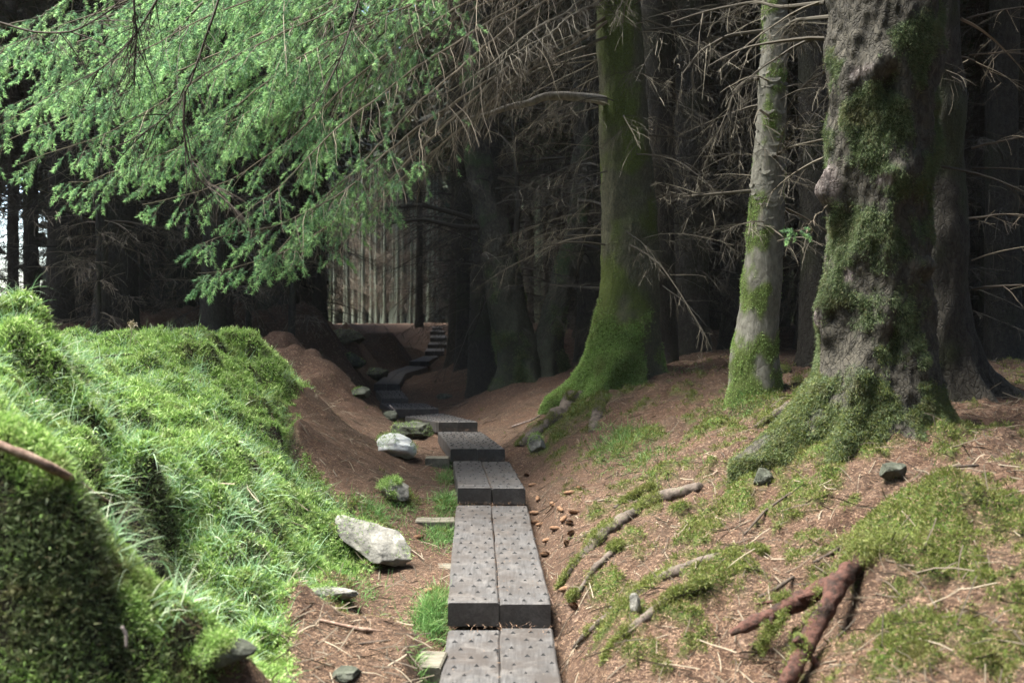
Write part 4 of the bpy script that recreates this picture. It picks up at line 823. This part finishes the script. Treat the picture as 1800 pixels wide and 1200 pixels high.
# raised bark flakes
rs_ = RS(81); mb = MB(); mb.add(Vf, Qd, 0, moss=ms)
for k in range(330):
    i = rs_.randint(60, 230) * 80 + rs_.randint(0, 80); c0_ = Vf[i]; n = NN[i]; tn = np.cross([0, 0, 1.], n); sz = rs_.uniform(.014, .045); m_ = 8; aa = np.linspace(-pi * .05, -pi * .95, m_)
    lowl = np.array([c0_ + tn * cos(q) * sz * 1.2 + np.array([0, 0, 1.]) * sin(q) * sz * .8 + n * (.003 + .003 * rs_.rand()) for q in aa]); topl = np.array([c0_ + tn * cos(q) * sz * 1.2 + n * -.002 for q in aa])
    mb.add(np.vstack([lowl, topl]), np.array([[j, j + 1, m_ + j + 1, m_ + j] for j in range(m_ - 1)]), 0, moss=0)
tr_ = mb.build('trunk', M_BARKG, gt, True, org=og)
trunk_moss(Vf, Qd, ms, NN, 9000, .011, RS(8), .3, M_MOSS, tr_, og, .004)
rs_ = RS(61); N = 46; z = rs_.uniform(2.2, 6, N); a = rs_.uniform(0, 2 * pi, N); mb = MB()
S = np.stack([px2(1356, 7.8) + np.cos(a) * .08, 7.8 + np.sin(a) * .08, z], -1); D = np.stack([np.cos(a), np.sin(a), rs_.uniform(-.3, .35, N)], -1)
dead_branches(S, D, rs_.uniform(.3, 1.3, N), rs_, mb, 7, .4, .5, .007, 3)
mb.build('dead_branches', M_TWIGG, gt, org=og)
for L in ([(1375, 205, 7.8), (1400, 165, 7.75), (1425, 140, 7.7), (1470, 118, 7.6)], [(1340, 55, 7.8), (1280, 62, 7.8), (1230, 90, 7.7), (1200, 130, 7.6)], [(1335, 138, 7.8), (1310, 142, 7.7), (1290, 160, 7.6), (1280, 200, 7.6), (1300, 245, 7.6)], [(1330, 335, 7.8), (1270, 340, 7.8), (1200, 346, 7.8)], [(1357, 278, 7.7), (1380, 262, 7.6)], [(1450, 5, 6.6), (1370, 14, 6.9), (1330, 2, 7.2), (1240, 20, 7.4), (1180, 40, 7.5)], [(1460, 30, 6.4), (1400, 35, 6.9), (1380, 45, 7.4)]):
    Q_ = smooth_line(np.array(WB(L)), 16)[None]; V, F_ = tubes(Q_, (np.linspace(1, .35, 16) * .016)[None], 7); mb = MB(); mb.add(V, F_)
    nn = 10; S, T = at_curve(Q_, np.zeros(nn, int), rs_.uniform(.3, 1, nn)); dead_branches(S, T + rs_.normal(size=(nn, 3)) * .6, rs_.uniform(.2, .6, nn), rs_, mb, 4, .2, .5, .004, 2, kmain=6, sides=3)
    mb.build('dead_limb', M_TWIGG, gt, org=og)

# ---- old gnarled tree, right
OY = 5.7; OX = px2(1545, OY); og = np.array([OX, OY, 1.0])
path = [[px2(1520, OY), OY, .70, .52], [px2(1522, OY), OY, .95, .47], [px2(1530, OY), OY, 1.15, .375], [px2(1540, OY), OY, 1.35, .315], [px2(1543, OY), OY, 1.7, .29], [px2(1545, OY), OY, 2.1, .28], [px2(1548, OY), OY, 2.6, .285], [px2(1552, OY), OY, 3.1, .31], [px2(1560, OY), OY, 3.6, .33], [px2(1565, OY), OY, 5, .26], [px2(1570, OY), OY, 9, .1]]
def mfn(V, th):
    lf = sm(-.5, .6, -np.cos(th) * .5 - np.sin(th) * .8); return sm(.05, .40, fbm(V * 3.6 + 24, 5) * 1.15 + lf * .20 + sm(1.9, 1.2, V[:, 2]) * .24 - sm(2.6, 3.1, V[:, 2]) * .22)
cf = -pi / 2      # the side facing the path and camera
Vf, Qd, ms, NN = trunk_mesh(path, 420, 190, 25, flare=[(pi * 1.08, .32, .28), (pi * 1.32, .18, .16), (pi * 1.55, .14, .16), (pi * 1.85, .16, .16), (.2, .2, .3), (pi * .6, .25, .4)],
    bumps=[(2.33, pi * 1.06, .15, .22, .10), (1.62, pi * 1.10, .17, .24, .11), (1.62, pi * 1.13, .075, .11, -.07), (2.98, pi * 1.38, .13, .24, .08), (2.9, pi * 1.42, .07, .13, -.11), (2.4, pi * 1.48, .05, .12, .09), (2.15, pi * 1.2, .12, .2, -.05),
           (1.9, pi * 1.72, .07, .2, .06), (1.83, pi * 1.7, .03, .12, -.05), (1.45, pi * 1.5, .12, .12, -.09), (2.7, pi * 1.2, .3, .16, .05), (2.0, pi * 1.45, .25, .16, .04), (1.3, pi * 1.3, .15, .2, .06)], amp=.065, nsc=4.5, fine=.020, mossfn=mfn, fl_h=.42, zst=.65)
ot = thing('gnarled_tree', og, 'thick gnarled old trunk with hanging moss, knots and a scar', 'tree')
def wp_d(px, py, sx, sz, Y=OY - .25): c_ = WP(px, py, Y); return np.sqrt(((Vf[:, 0] - c_[0]) / sx) ** 2 + ((Vf[:, 2] - c_[2]) / sz) ** 2 + ((Vf[:, 1] - c_[1]) / .35) ** 2)
sc_ = np.zeros(len(Vf)); nz_ = fbm(Vf * 9 + 5, 3) * .5
for q in ((1458, 325, .09, .20), (1442, 563, .07, .10), (1548, 318, .035, .035), (1510, 128, .045, .035), (1500, 480, .03, .05)): sc_ = np.maximum(sc_, sm(1.15, .8, wp_d(*q) + nz_))
ms = ms * (1 - sc_)
tr_ = obj('trunk', mesh_np('trunk', Vf - og, [Qd], {'moss': ms, 'scar': sc_}, True), M_BARKO, ot)
trunk_moss(Vf, Qd, ms, NN, 80000, .018, RS(9), .9, M_MOSSD, tr_, og, .0036)
low = ms * sm(1.55, 1.1, Vf[:, 2] + fbm(Vf * 4, 2) * .5); trunk_moss(Vf, Qd, low + ms * .04, NN, 30000, .015, RS(10), .3, M_MOSSR, tr_, og, .0036, 'bright_moss')
for L in ([(1440, 690, .09), (1400, 715, .07), (1360, 735, .05), (1330, 755, .03)], [(1380, 655, .07), (1340, 670, .05)], [(1230, 865, .06), (1160, 880, .06), (1100, 915, .055), (1050, 955, .05), (1010, 1000, .035), (985, 1035, .02)],
          [(1340, 975, .03), (1250, 985, .04), (1180, 1015, .045), (1110, 1055, .04), (1060, 1095, .03), (1010, 1140, .02)], [(1090, 960, .03), (1050, 1000, .028), (1020, 1040, .02), (1005, 1055, .015)], [(1150, 860, .03), (1110, 880, .035), (1080, 895, .02)], [(1240, 1030, .02), (1180, 1055, .03), (1100, 1120, .025), (1060, 1170, .015)]):
    stick('root', onG([(a_, b2, r_ * .62) for a_, b2, r_ in L], .35), M_ROOTG, '', '', ot, og, len(L) + int(L[0][0]), 110, 18, .38, nsc=7, mossn=1800)
rs_ = RS(62); N = 26; z = rs_.uniform(2.4, 6, N); a = rs_.uniform(0, 2 * pi, N); mb = MB()
S = np.stack([OX + np.cos(a) * .33, OY + np.sin(a) * .33, z], -1); D = np.stack([np.cos(a), np.sin(a), rs_.uniform(-.3, .3, N)], -1)
dead_branches(S, D, rs_.uniform(.2, .8, N), rs_, mb, 7, .3, .6, .008, 3); mb.build('dead_branches', M_TWIGG, ot, org=og)

# little sprig by the gnarled tree
sp = bough([WP(1455, 360, 5.6), WP(1430, 385, 5.6), WP(1400, 388, 5.6), WP(1380, 392, 5.6)], .55, ot, og, 900, .06, 2.0, .8, r0=.003, wlen=.35)

# ---- dark twin stem behind the gnarled tree
DY = 6.5; og = np.array([px2(1665, DY), DY, 1.0])
path = [[px2(1668, DY), DY, .75, .36], [px2(1655, DY), DY, 1.0, .27], [px2(1646, DY), DY, 1.3, .22], [px2(1642, DY), DY, 2, .20], [px2(1640, DY), DY, 3, .19], [px2(1640, DY), DY, 5, .16], [px2(1640, DY), DY, 10, .04]]
def mfn0(V, th): return sm(.0, .5, fbm(V * 2.6 + 34, 4))
Vf, Qd, ms, NN = trunk_mesh(path, 200, 60, 35, flare=[(-.1, .75, .25), (pi * 1.7, .3, .25), (pi * .5, .2, .3)], amp=.04, mossfn=mfn0)
dt = thing('spruce_tree', og, 'dark trunk close behind the right side of the gnarled tree', 'tree')
obj('trunk', mesh_np('trunk', Vf - og, [Qd], {'moss': ms}, True), M_BARKD, dt)
rs_ = RS(63); N = 34; z = rs_.uniform(1.6, 6, N); a = rs_.uniform(-1.5, 1.5, N); mb = MB()
S = np.stack([og[0] + np.cos(a) * .15, DY + np.sin(a) * .15, z], -1); D = np.stack([np.cos(a), np.sin(a), rs_.uniform(-.1, .4, N)], -1)
dead_branches(S, D, rs_.uniform(.4, 1.3, N), rs_, mb, 5, .4, .3, .010, 3); mb.build('dead_branches', M_TWIG, dt, org=og)

# ---- forked tree beyond the bend
FY = 13.2; og = np.array([px2(925, FY), FY, .85])
ft = thing('forked_tree', og, 'dark forked tree with two stems rising from one foot, right of the bend', 'tree')
for k, pth in enumerate(([(926, 700, .36), (920, 665, .32), (912, 630, .29), (903, 590, .27), (893, 540, .255), (882, 470, .24), (868, 400, .22), (850, 340, .19), (836, 270, .17), (836, 100, .15), (838, -200, .1)],
                         [(945, 690, .30), (954, 650, .26), (964, 600, .20), (976, 550, .175), (994, 480, .165), (1012, 420, .15), (1022, 360, .14), (1026, 250, .12), (1020, 100, .11), (1016, -200, .08)])):
    P4 = [[px2(a, FY), FY + k * .1, CZ - (b_ - HY) * FY / F, r] for a, b_, r in pth]
    Vf, Qd, ms, NN = trunk_mesh(P4, 220, 60, 45 + k, flare=[(pi * 1.2, .25, .3), (pi * 1.6, .2, .3), (0, .2, .3)], amp=.06, mossfn=mfn0)
    s_ = obj('stem', mesh_np('stem', Vf - og, [Qd], {'moss': np.clip(ms * 1.1 + .35 * sm(3.4, 1.2, Vf[:, 2]), 0, 1)}, True), M_BARKO, ft); trunk_moss(Vf, Qd, ms * sm(3, 1, Vf[:, 2]), NN, 5000, .03, RS(11 + k), .3, M_MOSSD, s_, og, .007)
rs_ = RS(64); N = 60; z = rs_.uniform(1.9, 6, N); a = rs_.uniform(0, 2 * pi, N); mb = MB(); mb_x = np.where(rs_.rand(N) < .6, px2(862, FY), px2(1008, FY))
S = np.stack([mb_x + np.cos(a) * .1, FY + np.sin(a) * .15, z], -1); D = np.stack([np.cos(a), np.sin(a), rs_.uniform(-.3, .4, N)], -1)
dead_branches(S, D, rs_.uniform(.5, 2.0, N), rs_, mb, 8, .5, .5, .016, 3); mb.build('dead_branches', M_TWIGD, ft, org=og)
for L in ([(860, 395, FY), (800, 375, 13), (740, 360, 12.8), (680, 368, 12.6)], [(880, 400, FY), (810, 400, 13), (740, 385, 12.7), (690, 392, 12.5)], [(905, 430, FY), (912, 360, FY), (905, 280, FY), (900, 200, FY)]):
    Q_ = smooth_line(np.array(WB(L)), 16)[None]; V, F_ = tubes(Q_, (np.linspace(1, .35, 16) * .045)[None], 7); mb = MB(); mb.add(V, F_)
    nn = 14; S, T = at_curve(Q_, np.zeros(nn, int), rs_.uniform(.2, 1, nn)); dead_branches(S, T + rs_.normal(size=(nn, 3)) * .5, rs_.uniform(.4, 1, nn), rs_, mb, 5, .4, .5, .008, 2, kmain=6, sides=3)
    mb.build('dead_limb', M_TWIGD, ft, org=og)

# ---- the dark stand behind
def proto(seed, r, H, nb, zlo, zhi, lmin, lmax, barkm, twm, crown=True, droop=.5, crown_r=2.0, czlo=6.5):
    rs_ = RS(seed); n = 26; z = np.linspace(-.4, H, n); lean = rs_.normal(size=2) * .012
    path = np.stack([np.cumsum(rs_.normal(size=n)) * .012 + lean[0] * z, np.cumsum(rs_.normal(size=n)) * .012 + lean[1] * z, z, r * np.clip(1.05 - z / H, .08, 1) ** .7 * (1 + .55 * np.exp(-np.maximum(z + .2, 0) * 3.5))], -1)
    Vf, Qd, ms, NN = trunk_mesh(path, 90, 18, seed, flare=[(a, .12, .3) for a in rs_.uniform(0, 6.28, 3)], amp=.03, mossfn=mfn0)
    tm = mesh_np('trunk', Vf, [Qd], {'moss': ms * .6}, True, [barkm])
    mb = MB(); zb = rs_.uniform(zlo, zhi, nb); a = rs_.uniform(0, 2 * pi, nb); cx = np.interp(zb, path[:, 2], path[:, 0]); cy = np.interp(zb, path[:, 2], path[:, 1])
    S = np.stack([cx + np.cos(a) * r * .7, cy + np.sin(a) * r * .7, zb], -1); D = np.stack([np.cos(a), np.sin(a), rs_.uniform(-.3, .35, nb)], -1)
    dead_branches(S, D, rs_.uniform(lmin, lmax, nb), rs_, mb, 8, .5, droop, .009, 3, rmin=.003, sides=3)
    dm = mesh_np('dead_branches', np.concatenate(mb.V), mb.F, None, False, [twm])
    cm = None
    if crown:
        n = 1050; zc = czlo + (H - czlo) * rs_.rand(n) ** 1.2; rr = crown_r * np.clip(1.15 - (zc - czlo) / (H - czlo), .1, 1) * np.sqrt(rs_.rand(n)); a = rs_.rand(n) * 2 * pi
        c_ = np.stack([rr * np.cos(a), rr * np.sin(a), zc - rr * .25], -1); out = np.stack([np.cos(a), np.sin(a), np.full(n, -.35)], -1); d = nrm(out + rs_.normal(size=(n, 3)) * .4); sd = nrm(np.cross(d, rs_.normal(size=(n, 3)) * .5 + (0, 0, 1)))
        l = rs_.uniform(.3, .65, n)[:, None]; w_ = rs_.uniform(.06, .16, n)[:, None]; V = np.stack([c_, c_ + d * l * .5 + sd * w_, c_ + d * l, c_ + d * l * .5 - sd * w_], 1).reshape(-1, 3)
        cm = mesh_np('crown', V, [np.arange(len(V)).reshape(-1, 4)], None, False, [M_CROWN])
    return tm, dm, cm
PR = [proto(500 + k, [.13, .16, .20, .12, .17, .24][k], 15, [60, 75, 70, 85, 60, 50][k], .5, 7.5, .5, [1.7, 2.0, 2.2, 1.6, 1.9, 2.4][k], M_BARKD, M_TWIGD) for k in range(6)]
PP = [proto(600 + k, .085, 13, 60, .8, 9, .4, 1.3, M_BARKP, M_TWIG, True, crown_r=.9, czlo=10.5) for k in range(2)]
PT = [proto(620 + k, [.045, .06][k], 7, 45, .3, 6, .3, 1.1, M_BARKD, M_TWIG, False) for k in range(2)]
def plant(pr, x, y, rz, s, label, group, H=None):
    t = thing('spruce_tree', (x, y, float(G(np.array([x]), np.array([y]))[0])), label, 'tree', group); t.rotation_euler = (0, 0, rz); t.scale = (s, s, s)
    for nm, me in zip(('trunk', 'dead_branches', 'crown'), pr):
        if me: obj(nm, me, None, t)
    return t
rs_ = RS(700)
placed = [(MSX, 9.4), (GX, 7.8), (OX, OY), (px2(925, FY), FY)]
named = [ # px, Y, proto, scale, label
 (1205, 12.5, 2, 1.15, 'broad dark trunk between the mossy spruce and the grey trunk'), (1150, 11.0, 5, .9, 'dark trunk half hidden behind the mossy spruce on its right'), (1055, 17, 0, 1.1, 'dark trunk just left of the mossy spruce, farther back'),
 (820, 17.5, 1, 1.1, 'dark trunk left of the forked tree by the path'), (737, 36, 0, 1.0, 'dark trunk left of the top of the far steps'), (1440, 9.5, 1, 1.0, 'dark trunk hidden behind the left edge of the gnarled tree'), (1290, 15, 4, 1.0, 'dark trunk behind the left side of the grey trunk'),
 (101, 16, 2, 1.0, 'dark trunk just right of the rightmost bright slit'), (57, 19, 1, .9, 'dark trunk between the two narrow bright slits at the left edge'), (25, 21, 3, 1.0, 'dark trunk just right of the brightest slit at the left edge'), (1760, 10.5, 4, 1.0, 'dark trunk at the far right edge behind the gnarled tree')]
for px, Y, k, s, lb in named:
    x = px2(px, Y); plant(PR[k], x, Y, rs_.uniform(0, 6), s, lb, None); placed.append((x, Y))
cnt = 0; tries = 0
def zone(x, Y):
    px = CX + F * x / Y; dp = 'stout dark spruce trunk in the nearer rows' if Y < 20 else ('dark spruce trunk in the middle rows' if Y < 34 else 'thin dark spruce trunk far back')
    for lim, w_ in ((130, 'by the bright slits at the left edge'), (340, 'behind the dry flower stalk and grassy crest'), (520, 'behind the lowest green spray'), (640, 'just right of the lowest green spray'), (830, 'beside the far wooden steps'), (900, 'behind the left stem of the forked tree'), (1060, 'between the forked tree and the mossy spruce'),
                    (1180, 'behind the mossy spruce'), (1330, 'between the mossy spruce and the grey trunk'), (1450, 'between the grey trunk and the gnarled tree'), (1700, 'behind the gnarled tree'), (9999, 'right of the gnarled tree')):
        if px < lim: return dp + ' ' + w_
GROUPS = {'l': ('one of the crowded dark spruce trunks behind the sunlit bank', 'dark spruces behind the sunlit bank'), 'c': ('one of the dark spruce trunks lining the far path', 'dark spruces lining the far path'), 'r': ('one of the dark spruce trunks behind the big right hand trees', 'dark spruces behind the big mossy trees')}
while cnt < 190 and tries < 20000:
    tries += 1
    Y = 10.5 + 45 * rs_.rand() ** 1.0; t = rs_.uniform(-.62, .62); x = t * Y
    if Y < 12 and x < 0: continue
    if abs(x - np.interp(Y, CL[:, 1], CL[:, 0])) < (1.1 if Y < 36 else 1.6): continue
    if x < 0 and Y < 12.5: continue
    if math.hypot(x + 8, Y - 50) < 10 or (Y > 34 and abs(x / Y + .125) < .05): continue
    if Y < 22 and -.25 < x / Y < -.06: continue
    if Y < 26 and -.02 < x / Y < .045: continue
    if -.19 < x / Y < -.085: continue
    # open slits on the left where the sky shows
    if any(abs((x / Y) * F + CX - c_) < 3.5 + .27 * F / Y for c_ in (8, 40, 74)): continue
    if min((x - a) ** 2 + (Y - b_) ** 2 for a, b_ in placed) < (1.25 + Y * .018) ** 2: continue
    placed.append((x, Y)); gk = 'l' if CX + F * x / Y < 640 else ('c' if CX + F * x / Y < 1060 else 'r'); cnt += 1
    plant(PR[rs_.randint(6)], x, Y, rs_.uniform(0, 6.28), rs_.uniform(.85, 1.15), zone(x, Y), GROUPS[gk][1])
cnt = 0
while cnt < 46:
    Y = rs_.uniform(44, 62); t = rs_.uniform(-.178, -.075); x = t * Y
    if min((x - a) ** 2 + (Y - b_) ** 2 for a, b_ in placed) < .75 ** 2: continue
    placed.append((x, Y)); cnt += 1; plant(PP[cnt % 2], x, Y, rs_.uniform(0, 6.28), rs_.uniform(.85, 1.1), 'one of the thin pale trunks lit at the far end of the path', 'thin pale trunks at the far end of the path')
for k in range(16):
    Y = rs_.uniform(12.5, 20); px = rs_.uniform(120, 560); x = px2(px, Y); plant(PT[k % 2], x, Y, rs_.uniform(0, 6.28), rs_.uniform(.8, 1.2), 'one of the thin dead saplings in the shade behind the sunlit bank', 'thin dead saplings behind the sunlit bank')

# ---- the wood all round: crowns overhead beyond the gap, and the dense far edge
rs_ = RS(800); mb = MB()
def cards(c_, l, w_, rs_):
    n = len(c_); d = nrm(rs_.normal(size=(n, 3)) * np.array([1, 1, .45])); sd = nrm(np.cross(d, rs_.normal(size=(n, 3)))); l = l[:, None]; w_ = w_[:, None]
    V = np.stack([c_, c_ + d * l * .5 + sd * w_, c_ + d * l, c_ + d * l * .5 - sd * w_], 1).reshape(-1, 3); return V, np.arange(len(V)).reshape(-1, 4)
n = 52000; a = rs_.rand(n) * 2 * pi; R_ = 66 + rs_.rand(n) * 8; cx = R_ * np.sin(a); cy = R_ * np.cos(a); cz = rs_.uniform(.5, 17, n)
slit = (np.abs(np.arctan2(cx, cy) + .465) < .03) & (cz < 12)
c_ = np.stack([cx, cy, cz], -1)[~slit]; V, F_ = cards(c_, rs_.uniform(1.2, 2.6, len(c_)), rs_.uniform(.3, .7, len(c_)), rs_); mb.add(V, F_)
n = 26000; a = rs_.uniform(-.40, .62, n); R_ = rs_.uniform(75, 82, n); c_ = np.stack([R_ * np.sin(a), R_ * np.cos(a), rs_.uniform(.5, 22, n)], -1); V, F_ = cards(c_, rs_.uniform(1.2, 2.6, n), rs_.uniform(.3, .7, n), rs_); mb.add(V, F_)
# trunks at that edge
n = 520; a = rs_.rand(n) * 2 * pi; R_ = 58 + rs_.rand(n) * 8; x = R_ * np.sin(a); y = R_ * np.cos(a); ok = np.abs(a - (2 * pi - .465)) > .05; x = x[ok]; y = y[ok]; n = len(x)
P = np.stack([np.stack([x, y, np.full(n, h)], -1) for h in (.5, 5, 10, 15)], 1); V, F_ = tubes(P, np.stack([np.full(n, r) for r in (.2, .16, .12, .05)], 1), 6); mb.add(V, F_)
# crowns behind and beside the camera, leaving the gap over the bank open
n = 56000; x = rs_.uniform(-34, 34, n); y = rs_.uniform(-34, 40, n); z = rs_.uniform(7.5, 15, n)
hole = (((x + 6.6) / 6.0) ** 2 + ((y - 5.2) / 6.6) ** 2 < 1) ; infr = (y > 11) & (np.abs(x / np.maximum(y, 1)) < .6)
far_gap = np.hypot(x + 9, y - 46) < 12
k = ~hole & ~far_gap & ~(infr & (z < 9)); k &= ~((y > 4) & (y < 12) & (x > -4) & (x < 6) & (z < 9))
c_ = np.stack([x, y, z], -1)[k]; V, F_ = cards(c_, rs_.uniform(.5, 1.2, len(c_)), rs_.uniform(.12, .3, len(c_)), rs_); mb.add(V, F_)
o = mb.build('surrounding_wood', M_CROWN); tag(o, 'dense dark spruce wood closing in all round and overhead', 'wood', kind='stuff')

# dry flower stalk on the bank
p = PG(228, 612); st_ = thing('dry_flower_stalk', p, 'thin dry flower stalk standing on the crest of the grassy bank', 'plant'); mb = MB()
L = np.array([[p[0], p[1], p[2] - .02], [p[0] + .01, p[1], p[2] + .08], [p[0] + .015, p[1], p[2] + .17]]); V, F_ = tubes(smooth_line(L, 8)[None], np.full((1, 8), .003), 5); mb.add(V, F_)
L = np.array([[p[0] + .06, p[1], p[2] - .02], [p[0] + .035, p[1], p[2] + .06], [p[0] + .01, p[1], p[2] + .13]]); V, F_ = tubes(smooth_line(L, 8)[None], np.full((1, 8), .002), 5); mb.add(V, F_); mb.build('stem', M_STALK, st_, org=p)
rs_ = RS(5); V, T_ = sprigs(np.repeat([[p[0] + .015, p[1], p[2] + .175]], 60, 0) + rs_.normal(size=(60, 3)) * .012, rs_.normal(size=(60, 3)), np.full(60, .016), rs_, 3, .6, .007); mb = MB(); mb.add(V, T_); mb.build('seed_head', M_STALK, st_, org=p)

# ---- thin damp air under the trees
m = bpy.data.materials.new('haze'); m.use_nodes = True; nt = m.node_tree; nt.nodes.remove(nt.nodes['Principled BSDF'])
pv = nt.nodes.new('ShaderNodeVolumePrincipled'); pv.inputs['Density'].default_value = .0003; pv.inputs['Color'].default_value = (.9, .92, .92, 1); nt.links.new(pv.outputs[0], nt.nodes['Material Output'].inputs['Volume'])
zlo_ = float(VG[..., 2].min()) - 1.0
a_, b2 = (-2200, -2200, zlo_), (2200, 2200, 26.0)
V = [[(a_, b2)[i][0], (a_, b2)[j][1], (a_, b2)[k][2]] for i in (0, 1) for j in (0, 1) for k in (0, 1)]
hz = obj('haze', mesh_np('haze', V, [np.array([[0, 1, 3, 2], [4, 6, 7, 5], [0, 4, 5, 1], [2, 3, 7, 6], [0, 2, 6, 4], [1, 5, 7, 3]])]), m); tag(hz, kind='stuff')
